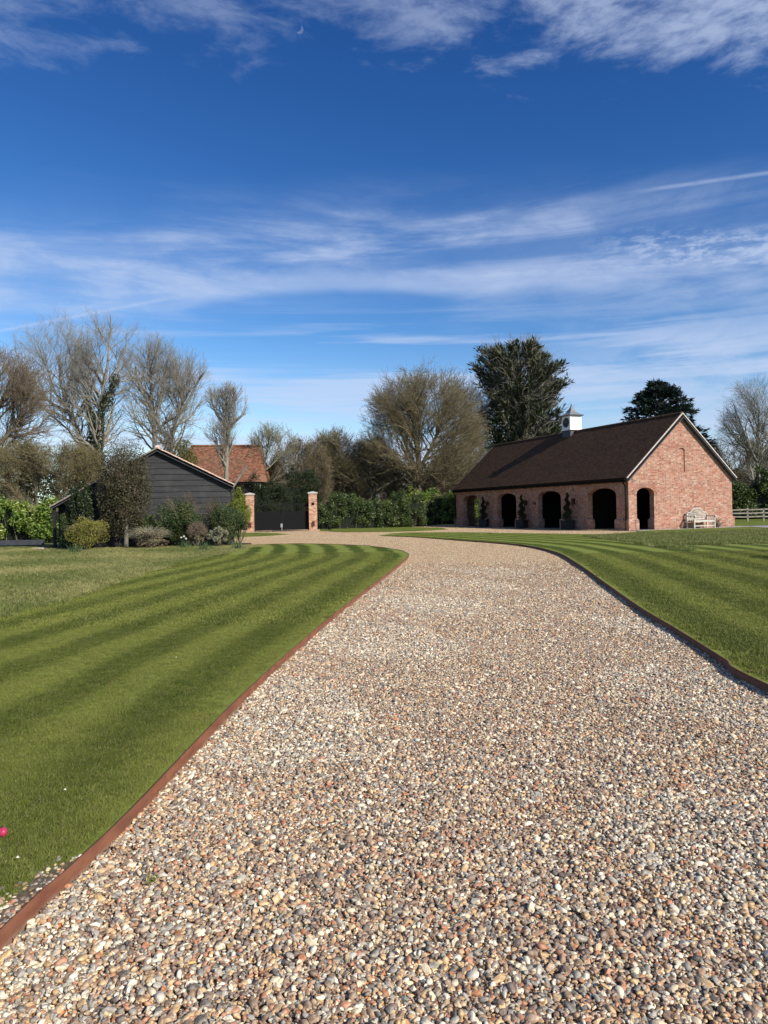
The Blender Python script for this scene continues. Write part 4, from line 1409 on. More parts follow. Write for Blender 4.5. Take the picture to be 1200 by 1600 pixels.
# added low stems stand in for a shadow-like pattern by the bench
rng = np.random.default_rng(55)
dp = empty('dead_climber', on_barn(6.35, -0.22, 0.0), BA, label='low brown dead stems at the gable foot beside the bench', cat='plant')
tips = np.stack([rng.uniform(-0.45, 0.55, 26), rng.uniform(-0.08, 0.05, 26), rng.uniform(0.2, 0.75, 26)], 1)
V, F_ = stems(np.array([[0, 0, 0.0]]), tips, 0.016, rng, 4, 0.05)
link('stem', fast_mesh('stem', V, F_), MAT['twigb'], dp)

# post and rail fence to the right of the barn
fen = empty('rail_fence', at(1141, 812, 54), 0, label='weathered post and rail fence right of the barn', cat='fence')
fb = at(1141, 812, 54); fb[2] = 0
fen.location = fb
step = 1.2
for i in range(9):
    MB().box(i * step * 1.0 + 0.1 - 0.06, i * step + 0.1 + 0.06, -0.05, 0.05, -0.05, 0.98 + 0.03 * math.sin(i * 2.1)).build('post', MAT['oldwood'], fen)
    if i < 8:
        for z in (0.35, 0.62, 0.88):
            dz = 0.02 * math.sin(i * 1.7 + z * 5)
            MB().bar((i * step - 0.02 + 0.1, -0.075, z + dz), (i * step + step + 0.12, -0.075, z - dz), 0.04, 0.10).build('rail', MAT['oldwood'], fen)

# ------------------------------------------------------------------ the black boarded shed
SY = 32.0
shed_o = at(250, 853, SY); shed_o[2] = 0
SA = math.radians(12.6)
shed = empty('boarded_shed', shed_o, SA, label='black weatherboarded shed with a long low roof behind the shrubs', cat='shed')
SE = np.array([math.cos(SA), math.sin(SA), 0]); SN = np.array([-math.sin(SA), math.cos(SA), 0])


def shed_pt(px, py):
    d = ray(px, py)
    t = ((shed_o - O) @ SN) / (d @ SN)
    p = O + d * t - shed_o
    return np.array([p @ SE, 0, p[2]])


ap = shed_pt(250, 699); le = shed_pt(79, 791); re_ = shed_pt(366, 756)
AX, AZ, LX, LZ, RX, RZ2 = 0.0, ap[2], le[0], le[2], re_[0], re_[2]
slL = (AZ - LZ) / (AX - LX); slR = (AZ - RZ2) / (RX - AX)
WL, WR = float(shed_pt(148, 850)[0]), RX - 0.12


def roofz(x):
    return AZ - slL * (AX - x) if x < AX else AZ - slR * (x - AX)


def xs_at(z):
    return max(WL, AX - (AZ - z) / slL), min(WR, AX + (AZ - z) / slR)


bh = 0.262
i = 0
z = 0.05
while z < AZ - 0.5:
    z1 = z + bh + 0.03
    a0, b0 = xs_at(z + 0.15); a1, b1 = xs_at(min(z1 + 0.15, AZ - 0.16))
    tl = random.uniform(-0.006, 0.006)
    vs = [(a0, -0.045, z + tl), (b0, -0.045, z - tl), (b1, -0.012, z1), (a1, -0.012, z1), (a0, 0.01, z + tl), (b0, 0.01, z - tl), (b1, 0.01, z1), (a1, 0.01, z1)]
    o = MB().add(vs, [(0, 1, 2, 3), (7, 6, 5, 4), (0, 4, 5, 1), (1, 5, 6, 2), (2, 6, 7, 3), (3, 7, 4, 0)]).build('weatherboard', MAT['board'], shed)
    z += bh; i += 1
o = MB().prism([(WL, 0), (WR, 0), (WR, roofz(WR) - 0.1), (0, AZ - 0.1), (WL, roofz(WL) - 0.1)], lambda u, v, w_: (u, w_, v), 0.012, 0.1).build('backing_wall', MAT['board'], shed)
MB().box(WR - 0.02, WR + 0.07, -0.07, 0.03, 0, roofz(WR) - 0.12).build('corner_post', MAT['board'], shed)
MB().box(WR - 0.09, WR, 0.1, 7.0, 0, roofz(WR) - 0.12).build('side_wall', MAT['board'], shed)
MB().box(LX + 0.1, WR, 6.9, 7.0, 0, 2.0).build('rear_wall', MAT['board'], shed)
# lean-to part on the left: posts, near-black wall that paints the shade inside
MB().prism([(LX + 0.2, 0), (WL + 0.02, 0), (WL + 0.02, roofz(WL) - 0.1), (LX + 0.2, roofz(LX + 0.2) - 0.1)], lambda u, v, w_: (u, w_, v), 0.5, 0.6).build('lean_to_wall', MAT['darkwood'], shed)
MB().box(WL, WL + 0.08, 0.1, 1.7, 0, roofz(WL) - 0.1).build('side_wall', MAT['board'], shed)
for x in (LX + 0.14, LX + 0.66):
    MB().box(x - 0.06, x + 0.06, -0.02, 0.10, 0, roofz(x) - 0.08).build('post', MAT['darkwood'], shed)
MB().bar((LX + 0.1, 0.04, roofz(LX + 0.1) - 0.16), (WL, 0.04, roofz(WL) - 0.16), 0.06, 0.14, up=(0, 1, 0)).build('rafter', MAT['darkwood'], shed)
stepped_roof('roof', AX - LX, AZ, LZ, -0.22, 7.2, AX, MAT['roof'], shed, side=-1, th=0.07)
stepped_roof('roof', RX - AX, AZ, RZ2, -0.22, 7.2, AX, MAT['roof'], shed, side=1, th=0.07)
# verge mortar with tile edges
for sgn, ex, ez in ((-1, LX, LZ), (1, RX, RZ2)):
    mb = MB()
    L_ = math.hypot(ex, AZ - ez); n = int(L_ / 0.16)
    for k in range(n):
        t0, t1 = k / n, (k + 0.93) / n
        jz = random.uniform(-0.006, 0.006)
        mb.bar((AX + ex * t0, -0.235, AZ - 0.03 + (ez - AZ) * t0 + jz), (AX + ex * t1, -0.235, AZ - 0.035 + (ez - AZ) * t1 + jz), 0.05, 0.065, up=(0, 1, 0))
    mb.build('verge', MAT['pverge'] if sgn > 0 else MAT['oldwood'], shed)
    mb = MB()
    if sgn > 0:
        mb.bar((AX - 0.0, -0.14, AZ - 0.19), (ex - 0.02, -0.14, ez - 0.17), 0.035, 0.22, up=(0, 1, 0))
    else:
        mb.bar((AX, -0.14, AZ - 0.15), (ex + 0.05, -0.14, ez - 0.12), 0.035, 0.13, up=(0, 1, 0))
    mb.build('bargeboard', MAT['barge'], shed)
mb = MB()
y = -0.26
while y < 7.1:
    pr = [(0.12 * math.cos(t), AZ - 0.03 + 0.11 * math.sin(t)) for t in np.linspace(0, math.pi, 7)]
    mb.prism(pr, lambda u, v, w_: (u, w_, v), y, y + 0.29); y += 0.3
rt_ = mb.build('ridge_tiles', MAT['pverge'], shed); rt_['kind'] = 'stuff'

# ------------------------------------------------------------------ red roofed barn behind
rb0 = at(345, 800, 60); rb0[2] = 0
rbn = empty('tiled_outbuilding', rb0, 0, label='far outbuilding with a mossy orange clay tile roof behind the shed', cat='building')
s60 = 60 / FPX
def rbx(px): return (px - 345) * s60
def rbz(py): return 1.4 + (802.5 - py) * s60
xr0, xr1, xe0, xe1 = rbx(283), rbx(398), rbx(262), rbx(409)
zr, ze = rbz(690), rbz(752)
rd = 3.6
# front slope as a hipped trapezoid of stepped courses
def hipped(name, parent):
    me = bpy.data.meshes.new(name); bm = bmesh.new(); uvl = bm.loops.layers.uv.new('UVMap')
    n = 34
    for i in range(n):
        for (t0, t1, lift) in ((i / n, (i + 1) / n, 0.03),):
            y0 = rd * (1 - t0); y1 = rd * (1 - t1)
            z0 = zr + (ze - zr) * t0; z1 = zr + (ze - zr) * t1
            a0 = xr0 + (xe0 - xr0) * t0; a1 = xr0 + (xe0 - xr0) * t1
            b0 = xr1 + (xe1 - xr1) * t0; b1 = xr1 + (xe1 - xr1) * t1
            q = [bm.verts.new(p) for p in ((a0, y0, z0 - 0.0), (b0, y0, z0 - 0.12), (b1, y1 - 0.01, z1 + 0.02 - 0.12), (a1, y1 - 0.01, z1 + 0.02))]
            f = bm.faces.new(q)
            for lp in f.loops: lp[uvl].uv = (0, i + 0.5)
            r = [bm.verts.new(p) for p in ((a1, y1 - 0.01, z1 + 0.02), (b1, y1 - 0.01, z1 + 0.02 - 0.12), (b1, y1, z1 - 0.12), (a1, y1, z1))]
            f = bm.faces.new(r)
            for lp in f.loops: lp[uvl].uv = (0, i + 0.5)
    # ends and rear
    A = bm.verts.new((xr0, rd, zr)); B = bm.verts.new((xr1, rd, zr - 0.12)); Cc = bm.verts.new((xe0, 0, ze)); D = bm.verts.new((xe1, 0, ze - 0.12))
    E_ = bm.verts.new((xe0, 2 * rd, ze)); G_ = bm.verts.new((xe1, 2 * rd, ze))
    bm.faces.new((A, Cc, E_)); bm.faces.new((B, G_, D)); bm.faces.new((A, E_, G_, B))
    bm.to_mesh(me); bm.free()
    return link(name, me, MAT['redroof'], parent)
hipped('roof', rbn)
MB().box(xe0 + 0.3, xe1 - 0.3, 0.3, 2 * rd - 0.3, -0.1, ze + 0.05).build('wall', MAT['darkwood'], rbn)
MB().cyl((xe1 - 0.12, 0.1, 0), (xe1 - 0.12, 0.1, ze - 0.15), 0.05).build('downpipe', MAT['white'], rbn)
MB().box(xe0, xe1, -0.08, 0.02, ze - 0.3, ze - 0.16).build('gutter', MAT['black'], rbn)
MB().bar((xr0, rd, zr + 0.03), (xr1, rd, zr - 0.09), 0.3, 0.14).build('ridge', MAT['redroof'], rbn)

# ------------------------------------------------------------------ gate piers and gate
def pier(px0, px1, pyb, pyt, label, Y):
    a = at(px0, pyb, Y); b = at(px1, pyb, Y)
    wd = b[0] - a[0]
    h = at(px0, pyt, Y)[2]
    root = empty('gate_pier', ((a[0] + b[0]) / 2, Y, 0), math.radians(4), label=label, cat='gate pier', group='brick gate piers')
    h2 = wd / 2
    MB().box(-h2, h2, -h2, h2, -0.1, h - 0.12).build('brick_shaft', MAT['brickold'], root)
    mb = MB()
    e = h2 + 0.055
    mb.box(-e, e, -e, e, h - 0.118, h - 0.03)
    mb.add([(-e, -e, h - 0.03), (e, -e, h - 0.03), (e, e, h - 0.03), (-e, e, h - 0.03), (0, 0, h + 0.06)], [(0, 1, 4), (1, 2, 4), (2, 3, 4), (3, 0, 4)])
    mb.build('cap_stone', MAT['stone'], root)
    return root, h2, h
GP1, h21, ph1 = pier(385.5, 397.5, 832, 771, 'brick gate pier with stone cap beside the shed', 52.0)
GP2, h22, ph2 = pier(483.5, 496, 829, 769, 'brick gate pier with stone cap beside the laurel hedge', 53.0)
MB().box(-0.06, 0.10, -h22 - 0.05, -h22 + 0.01, 1.88, 2.06).build('intercom', MAT['black'], GP2)
mb = MB(); mb.box(-0.05, 0.11, -h22 - 0.12, -h22 + 0.01, 0.36, 0.62); mb.box(-0.02, 0.08, -h22 - 0.10, -h22, 0.62, 0.68)
mb.build('letter_lamp', MAT['rust'], GP2)
mb = MB(); mb.box(-0.05, 0.10, -h21 - 0.10, -h21 + 0.01, 0.36, 0.60); mb.box(-0.02, 0.08, -h21 - 0.08, -h21, 0.60, 0.68)
mb.build('letter_lamp', MAT['rust'], GP1)
ga = np.array(GP1.location) + [h21 + 0.02, 0.05, 0]; gb = np.array(GP2.location) + [-h22 - 0.02, 0.05, 0]
mid_ = (ga + gb) / 2


def gate_leaf(root, L_, sgn):
    """hinged at the origin, opening towards +x*sgn"""
    def bx(m_, x0, x1, *r):
        a, b = sorted((x0 * sgn, x1 * sgn)); m_.box(a, b, *r)
    mb = MB()
    bx(mb, 0, 0.07, -0.035, 0.035, 0.05, 2.05); bx(mb, L_ - 0.07, L_, -0.035, 0.035, 0.05, 2.12)
    for z in (0.08, 0.95, 1.88):
        bx(mb, 0.07, L_ - 0.07, -0.03, 0.03, z, z + 0.08)
    mb.build('frame', MAT['black'], root)
    mb = MB(); bx(mb, 0.07, L_ - 0.07, -0.008, 0.008, 0.16, 1.45); mb.build('panel', MAT['black'], root)  # added solid sheet behind the bars keeps the lower gate dark
    x = 0.18
    while x < L_ - 0.1:
        mb = MB(); bx(mb, x - 0.012, x + 0.012, -0.024, -0.010, 0.16, 2.12 - 0.0)
        mb.build('bar', MAT['black'], root)
        x += 0.13
leaf_len = float(np.linalg.norm(gb - ga) / 2 - 0.02)
dv = (gb - ga); gang = math.atan2(dv[1], dv[0])
G1 = empty('gate_leaf', ga, gang, label='left leaf of the black metal entrance gate hung from the pier by the shed', cat='gate', group='black entrance gates')
gate_leaf(G1, leaf_len, 1)
G2 = empty('gate_leaf', gb, gang, label='right leaf of the black metal entrance gate hung from the pier by the laurel hedge', cat='gate', group='black entrance gates')
gate_leaf(G2, leaf_len, -1)
MB().box(leaf_len - 0.10, leaf_len + 0.04, -0.075, -0.037, 0.28, 0.56).build('lock', MAT['brass_tap'], G1)
MB().box(leaf_len - 0.03, leaf_len + 0.01, -0.07, -0.037, 0.0, 0.28).build('drop_bolt', MAT['brass_tap'], G1)
# green bucket by the hedge
bk = g(515, 827.5)
bu = empty('bucket', bk, 0, label='small dark green bucket standing by the laurel hedge', cat='bucket')
MB().lathe([(0.12, 0), (0.17, 0.34), (0.18, 0.36), (0.15, 0.35)]).build('tub', MAT['planter'], bu, True)
mb = MB()
hp = [(0.17 * math.cos(t), 0, 0.34 + 0.14 * math.sin(t)) for t in np.linspace(0, math.pi, 8)]
for a, b in zip(hp[:-1], hp[1:]): mb.bar(a, b, 0.012)
mb.build('handle', MAT['black'], bu)

# low sleeper wall, its shadow put into dark grey, and flat stone
sl_ = at(-60, 846, 36); sl_[2] = 0
tag(MB().box(-0.0, 4.1, -0.09, 0.09, 0, 0.26).build('timber_sleeper', MAT['barge'], bevel=0.012), 'grey timber sleeper edging below the bright laurel hedge', 'sleeper').location = sl_
fs_ = g(61, 858)
mb = MB(); mb.prism([(-0.3, -0.1), (0.2, -0.14), (0.32, 0.02), (0.1, 0.14), (-0.22, 0.1)], lambda u, v, w_: (u, v, w_), 0, 0.06)
tag(mb.build('flat_stone', MAT['stone'], bevel=0.01), 'pale flat stone on grass near the shed lean-to', 'stone').location = fs_

# pink ended rod in the grass
kp = g(-1, 1310)
kn = empty('toy_club', kp, math.radians(8), label='pink rubber knob on a black rod lying on the grass', cat='garden toy')
mb = MB(); mb.cyl((-0.36, 0.0, 0.026), (-0.02, 0, 0.026), 0.013, n=14); mb.cyl((-0.035, 0, 0.026), (-0.004, 0, 0.026), 0.021, n=18); mb.build('rod', MAT['black'], kn, False)
mb = MB()
pf = [(0.0, 0.0165), (0.006, 0.0195), (0.018, 0.020), (0.026, 0.0175), (0.031, 0.011), (0.033, 0.003)]
n_ = 18
vs = []; fs = []
for x_, r_ in [(-0.006, 0.016)] + pf:
    vs += [(x_, r_ * math.cos(2 * math.pi * q / n_), 0.026 + r_ * math.sin(2 * math.pi * q / n_)) for q in range(n_)]
for j in range(len(pf)):
    fs += [(j * n_ + q, j * n_ + (q + 1) % n_, (j + 1) * n_ + (q + 1) % n_, (j + 1) * n_ + q) for q in range(n_)]
fs += [tuple(range(n_ - 1, -1, -1)), tuple(len(pf) * n_ + q for q in range(n_))]
mb.add(vs, fs); mb.build('knob', MAT['pink'], kn, True)


# ------------------------------------------------------------------ shrubs and hedges
def shrub(name, center, rad, n, size, m_, label, cat='shrub', seed=1, k=26, lr=0.3, stemm='barkb', nst=14, group=None, zmin=0.03, aspect=2.0, bare=0, baremat=None, trunkh=0.0):
    rng = np.random.default_rng(seed)
    center = np.asarray(center, float); base = np.array([center[0], center[1], 0.0])
    root = empty(name, base, rng.uniform(0, 0.01), label=label, cat=cat, group=group)
    c = center - base
    P, out = blob_points(n, c, rad, rng, k, lr, zmin=zmin)
    V, F_, r_ = leaf_mesh(P, size, rng, out, aspect=aspect)
    link('foliage', fast_mesh('foliage', V, F_, r_), m_, root)
    d = unit(rng.normal(size=(nst, 3))); d[:, 2] = np.abs(d[:, 2]) * 0.9
    tips = c + d * np.asarray(rad) * 0.75
    tips[:, 2] = np.maximum(tips[:, 2], 0.1)
    b0 = np.array([[0, 0, trunkh]]) if trunkh else np.array([[0, 0, -0.02]])
    V, F_ = stems(b0, tips, 0.022 * max(1, min(rad)), rng, 4, 0.06, 4)
    link('stems', fast_mesh('stems', V, F_), MAT[stemm], root)
    if trunkh:
        MB().cyl((0, 0, -0.02), (0.03, 0.0, trunkh + 0.2), 0.10, 0.075, 9, True).build('trunk', MAT['bark'], root)
    if bare:
        d = unit(rng.normal(size=(bare, 3))); d[:, 2] = np.abs(d[:, 2])
        tips = c + d * np.asarray(rad) * rng.uniform(0.95, 1.2, bare)[:, None]
        bb = c + d * np.asarray(rad) * 0.3
        V, F_ = stems(bb, tips, 0.008, rng, 3, 0.05, 3)
        link('twigs', fast_mesh('twigs', V, F_), MAT[baremat or 'twigb'], root)
    return root


def ctr(px0, px1, py0, py1, Y):
    """centre and radii of a bush that spans these picture limits at depth Y"""
    a = at(px0, (py0 + py1) / 2, Y); b = at(px1, (py0 + py1) / 2, Y)
    t = at((px0 + px1) / 2, py0, Y)[2]; bo = max(0.0, at((px0 + px1) / 2, py1, Y)[2])
    return np.array([(a[0] + b[0]) / 2, Y, (t + bo) / 2]), (b[0] - a[0]) / 2, (t - bo) / 2


def quick(name, lim, Y, n, size, m_, label, seed, depth=None, **kw):
    c, rx_, rz_ = ctr(*lim, Y)
    return shrub(name, c, (rx_, depth or rx_ * 0.9, rz_), n, size, MAT[m_], label, seed=seed, **kw)


quick('clipped_standard', (154, 236, 684, 838), 30.6, 21000, 0.075, 'holm', 'tall clipped olive brown evergreen on a pale trunk before the shed', 11, cat='tree', k=60, lr=0.5, trunkh=0.75, depth=1.0, zmin=0.5, bare=260)
quick('rounded_bush', (102, 171, 806, 867), 29.4, 14000, 0.055, 'gold', 'rounded golden green clipped bush beside the lean-to', 12, k=40, lr=0.32, bare=60, baremat='twigo')
quick('pale_shrub', (199, 267, 822, 868), 29.7, 7500, 0.05, 'pale', 'low pale dry shrub below the shed wall', 13, k=34, lr=0.25, bare=300, baremat='twigl')
quick('dark_shrub', (240, 322, 772, 862), 31.0, 15000, 0.07, 'shrub', 'dense dark green shrub in the middle of the shed wall', 14, k=30, lr=0.32, bare=60)
quick('brown_shrub', (292, 324, 815, 862), 30.3, 1600, 0.05, 'pale', 'small reddish brown twiggy shrub between dark and silvery shrubs', 15, k=20, lr=0.2, bare=520, baremat='twigb')
quick('silver_shrub', (323, 360, 819, 860), 29.9, 6000, 0.045, 'varieg', 'silvery variegated shrub at the front of the bed', 16, k=24, lr=0.2)
quick('evergreen_shrub', (326, 390, 778, 862), 30.8, 15000, 0.06, 'shrub', 'dark green shrub at the right end of the shed bed', 17, k=30, lr=0.28)
quick('yellow_shrub', (352, 396, 760, 835), 31.6, 9000, 0.065, 'yellowg', 'tall yellow green shrub at the shed corner', 18, k=26, lr=0.28, bare=40, baremat='twigo')
quick('dark_shrub', (205, 255, 800, 850), 31.3, 6000, 0.07, 'shrub', 'dark green shrub behind the pale dry shrub', 19, k=30, lr=0.3)
quick('climbing_ivy', (106, 150, 748, 850), 30.2, 9000, 0.085, 'ivy', 'dark ivy mound growing up over the low shed roof', 23, cat='ivy', k=24, lr=0.3)
quick('climbing_ivy', (86, 130, 800, 862), 30.4, 4500, 0.07, 'shrub', 'dark green growth at the foot of the lean-to posts', 24, cat='shrub', k=24, lr=0.3)
quick('mossy_shrub', (268, 308, 688, 760), 50, 5200, 0.12, 'oliveshrub', 'olive green shrub at the left end of the orange roof', 25, k=30, lr=0.5, bare=80, baremat='twigo')
quick('climbing_ivy', (97, 165, 760, 848), 31.6, 8000, 0.085, 'ivy', 'dark ivy hanging over the open lean-to', 20, cat='ivy', k=30, lr=0.32)
quick('leggy_shrub', (318, 350, 775, 850), 31.5, 900, 0.05, 'shrub', 'thin leggy bare shrub against the shed boards', 21, k=16, lr=0.2, bare=240, baremat='barkb')
quick('leggy_shrub', (275, 312, 768, 840), 31.6, 900, 0.05, 'shrub', 'thin upright shrub rising above the dark shrub on the shed', 22, k=16, lr=0.2, bare=150, baremat='barkb')


def bulbs(px, py, label, seed, flower=None):
    rng = np.random.default_rng(seed)
    b = g(px, py)
    root = empty('daffodil_clump', b, 0, label=label, cat='flowers')
    n = 70
    base = rng.normal(0, 0.12, (n, 3)); base[:, 2] = 0
    tip = base + np.stack([rng.normal(0, 0.10, n), rng.normal(0, 0.1, n), rng.uniform(0.22, 0.42, n)], 1)
    sd_ = unit(rng.normal(size=(n, 3)) * (1, 1, 0)) * 0.012
    V = np.stack([base - sd_, base + sd_, tip], 1).reshape(-1, 3)
    link('leaves', fast_mesh('leaves', V, np.arange(3 * n).reshape(-1, 3), np.repeat(rng.random(n), 3)), MAT['daff'], root)
    if flower:
        for q in range(3):
            x_, y_ = rng.normal(0, 0.12, 2)
            mb = MB()
            z_ = 0.40 + 0.05 * q
            mb.cyl((x_, y_, 0), (x_, y_, z_), 0.006, n=5)
            mb.build('stalk', MAT['daff'], root)
            mb = MB()
            for a_ in range(6):
                t = a_ * math.pi / 3
                c1, s1 = math.cos(t), math.sin(t)
                mb.add([(x_, y_ - 0.01, z_), (x_ + 0.03 * c1 - 0.012 * s1, y_ - 0.02, z_ + 0.03 * s1 + 0.012 * c1), (x_ + 0.055 * c1, y_ - 0.015, z_ + 0.055 * s1), (x_ + 0.03 * c1 + 0.012 * s1, y_ - 0.02, z_ + 0.03 * s1 - 0.012 * c1)], [(0, 1, 2, 3)])
            mb.cyl((x_, y_ - 0.02, z_), (x_, y_ - 0.05, z_), 0.014, 0.02, 8)
            mb.build('flower', MAT[flower], root)


bulbs(289, 857, 'pale daffodils in front of the dark shrub', 31, 'petal')
bulbs(118, 864, 'green bulb leaves before the golden bush', 32)
bulbs(320, 860, 'green bulb leaves before the silvery shrub', 33)
bulbs(372, 858, 'green bulb leaves at the right end of the bed', 34)
bulbs(297, 852, 'small red flowers beside the brown shrub', 35, 'redpetal')


def hedge(name, p0, p1, h, dep, n, size, m_, label, seed, cat='hedge', rough=0.15, group=None, hv=0.12):
    rng = np.random.default_rng(seed)
    p0 = np.array([*p0[:2], 0.0]); p1 = np.array([*p1[:2], 0.0])
    root = empty(name, (p0 + p1) / 2, math.atan2((p1 - p0)[1], (p1 - p0)[0]), label=label, cat=cat, group=group)
    L_ = np.linalg.norm(p1 - p0)
    # points near the faces of a lumpy box, clumped
    kc = int(L_ * h * 5) + 8
    cx_ = rng.uniform(-L_ / 2, L_ / 2, kc)
    face = rng.random(kc)
    cy_ = np.where(face < 0.6, -dep / 2 + rng.uniform(0, 0.25, kc), rng.uniform(-dep / 2, dep / 2, kc))
    hl = h * (1 + hv * np.sin(cx_ * 1.3 + seed) + hv * 0.7 * np.sin(cx_ * 3.7))
    cz_ = np.where(face < 0.6, rng.uniform(0.1, 1, kc), rng.uniform(0.75, 1.0, kc)) * hl
    lc = np.stack([cx_, cy_, cz_], 1)
    idx = rng.integers(0, kc, n)
    d = unit(rng.normal(size=(n, 3)))
    P = lc[idx] + d * (rng.uniform(0.1, 0.42, n) * rng.uniform(0.7, 1.2, n))[:, None]
    P = P[P[:, 2] > 0.02]
    out = unit(np.stack([0 * P[:, 0], np.full(len(P), -1.0), np.full(len(P), 0.8)], 1))
    V, F_, r_ = leaf_mesh(P, size, rng, out, aspect=2.4, outw=0.5)
    link('foliage', fast_mesh('foliage', V, F_, r_), m_, root)
    ns_ = int(L_ * 5)
    bx_ = rng.uniform(-L_ / 2, L_ / 2, ns_)
    bse = np.stack([bx_, rng.uniform(-dep / 3, dep / 3, ns_), 0 * bx_], 1)
    tip = bse + np.stack([rng.normal(0, 0.2, ns_), rng.normal(0, 0.2, ns_), np.full(ns_, h * 0.9)], 1)
    V, F_ = stems(bse, tip, 0.03, rng, 3, 0.06, 4)
    link('stems', fast_mesh('stems', V, F_), MAT['barkb'], root)
    mb = MB(); mb.box(-L_ / 2 + 0.1, L_ / 2 - 0.1, -dep / 2 + 0.35, dep / 2 - 0.1, 0, h * 0.8)  # added dark box inside the leaves, occludes see-through gaps
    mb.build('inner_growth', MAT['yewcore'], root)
    return root


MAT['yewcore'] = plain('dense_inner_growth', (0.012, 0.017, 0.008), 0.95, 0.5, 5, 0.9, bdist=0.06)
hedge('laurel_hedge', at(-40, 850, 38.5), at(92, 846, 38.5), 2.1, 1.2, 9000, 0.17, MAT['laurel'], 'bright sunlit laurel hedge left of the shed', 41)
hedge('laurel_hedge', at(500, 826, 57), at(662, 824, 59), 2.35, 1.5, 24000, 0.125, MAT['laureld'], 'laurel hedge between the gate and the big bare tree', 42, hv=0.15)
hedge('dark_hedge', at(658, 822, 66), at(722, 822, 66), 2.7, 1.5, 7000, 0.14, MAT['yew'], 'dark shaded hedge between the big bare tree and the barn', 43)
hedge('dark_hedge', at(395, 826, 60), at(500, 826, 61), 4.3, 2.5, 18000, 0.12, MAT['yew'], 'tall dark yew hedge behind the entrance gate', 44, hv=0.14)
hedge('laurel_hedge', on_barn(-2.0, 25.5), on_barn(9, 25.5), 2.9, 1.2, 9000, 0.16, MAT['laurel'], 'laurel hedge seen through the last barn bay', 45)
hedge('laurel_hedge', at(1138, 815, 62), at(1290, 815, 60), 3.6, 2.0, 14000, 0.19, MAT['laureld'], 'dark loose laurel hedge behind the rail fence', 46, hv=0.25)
# shrub just outside the view whose shadow falls on the right lawn
c_ = g(1200, 872); 
shrub('round_bush', (c_[0] + 1.45, c_[1] - 1.3, 0.65), (0.95, 0.95, 0.75), 9000, 0.06, MAT['shrub'], 'round dark bush at the edge of the right lawn', seed=61)

# weed in the gravel
wd_ = g(238, 1380, -0.06)
rng = np.random.default_rng(71)
wr = empty('weed', wd_, 0, label='small green weed sprouting from the gravel near the left edging', cat='weed')
nw = 34
P = rng.normal(0, 0.018, (nw, 3)); P[:, 2] = rng.uniform(0.004, 0.03, nw)
V, F_, r_ = leaf_mesh(P, 0.014, rng, aspect=2.6)
link('leaves', fast_mesh('leaves', V, F_, r_), MAT['yellowg'], wr)
for (px, py), lab in (((275, 1027), 'white fallen petal on the middle of the left lawn'), ((101, 1234), 'white fallen petal on grass above the steel edging'), ((27, 1340), 'pale scrap on grass near the pink knob')):
    b = g(px, py, 0.022)
    mb = MB(); r_ = 0.007
    mb.add([(-r_, 0, 0), (0, -r_ * 0.7, 0.004), (r_ * 1.2, 0, 0.002), (0, r_ * 0.8, 0.006), (-r_, 0, -0.003), (0, -r_ * 0.7, 0.001), (r_ * 1.2, 0, -0.001), (0, r_ * 0.8, 0.003)], [(0, 1, 2, 3), (7, 6, 5, 4), (0, 4, 5, 1), (1, 5, 6, 2), (2, 6, 7, 3), (3, 7, 4, 0)])
    tag(mb.build('petal', MAT['petal']), lab, 'petal').location = b


# ------------------------------------------------------------------ bare trees
def grow(parents, nper, ang, length, steps, wob, up, rfac, rng, env, lo=0.25, rmin=0.01, lenpow=0.6, outb=0.0):
    """parents: dict P0,P1,r0,r1,pos(0..1) of segments; returns child segments"""
    PL = np.linalg.norm(parents['P1'] - parents['P0'], axis=1)
    wgt = PL * (parents['pos'] > lo)
    wgt = wgt / wgt.sum()
    n = nper
    idx = rng.choice(len(wgt), n, p=wgt)
    t = rng.random(n)[:, None]
    A, B = parents['P0'][idx], parents['P1'][idx]
    P = A * (1 - t) + B * t
    pr = (parents['r0'][idx] * (1 - t[:, 0]) + parents['r1'][idx] * t[:, 0])
    pos = parents['pos'][idx]
    d = unit(B - A)
    rnd = unit(rng.normal(size=(n, 3)))
    perp = unit(rnd - d * (rnd * d).sum(1, keepdims=True))
    c, rad = env
    if outb:
        o_ = unit((P - c) * np.array([1, 1, 0.3]) + 1e-6)
        perp = unit(perp + o_ * outb - d * ((o_ * outb) * d).sum(1, keepdims=True))
    a = ang * rng.uniform(0.7, 1.3, n)[:, None]
    D = unit(d * np.cos(a) + perp * np.sin(a))
    L = length * rng.uniform(0.55, 1.25, n) * (1 - lenpow * (pos - lo) / (1 - lo + 1e-6))
    lim = rng.uniform(0.82, 1.12, n)
    for _ in range(6):
        tip = P + (D + np.array([0, 0, up * 0.5])) * L[:, None]
        o_ = (np.abs((tip - c) / rad) ** 2.7).sum(1) ** (1 / 2.7) > lim
        L[o_] *= 0.78
    keep = (L > length * 0.12)
    P, D, L, pr = P[keep], D[keep], L[keep], pr[keep]; n = len(P)
    r0 = np.maximum(pr * rfac * rng.uniform(0.7, 1.1, n), rmin)
    segs = dict(P0=[], P1=[], r0=[], r1=[], pos=[])
    cur = P
    for k in range(steps):
        D = unit(D + rng.normal(size=(n, 3)) * wob + np.array([0, 0, up]))
        nxt = cur + D * (L / steps)[:, None]
        segs['P0'].append(cur); segs['P1'].append(nxt)
        ra = r0 * (1 - 0.75 * k / steps); rb_ = r0 * (1 - 0.75 * (k + 1) / steps)
        segs['r0'].append(np.maximum(ra, rmin * 0.7)); segs['r1'].append(np.maximum(rb_, rmin * 0.6))
        segs['pos'].append(np.full(n, (k + 1) / steps))
        cur = nxt
    return {k_: np.concatenate(v) for k_, v in segs.items()}


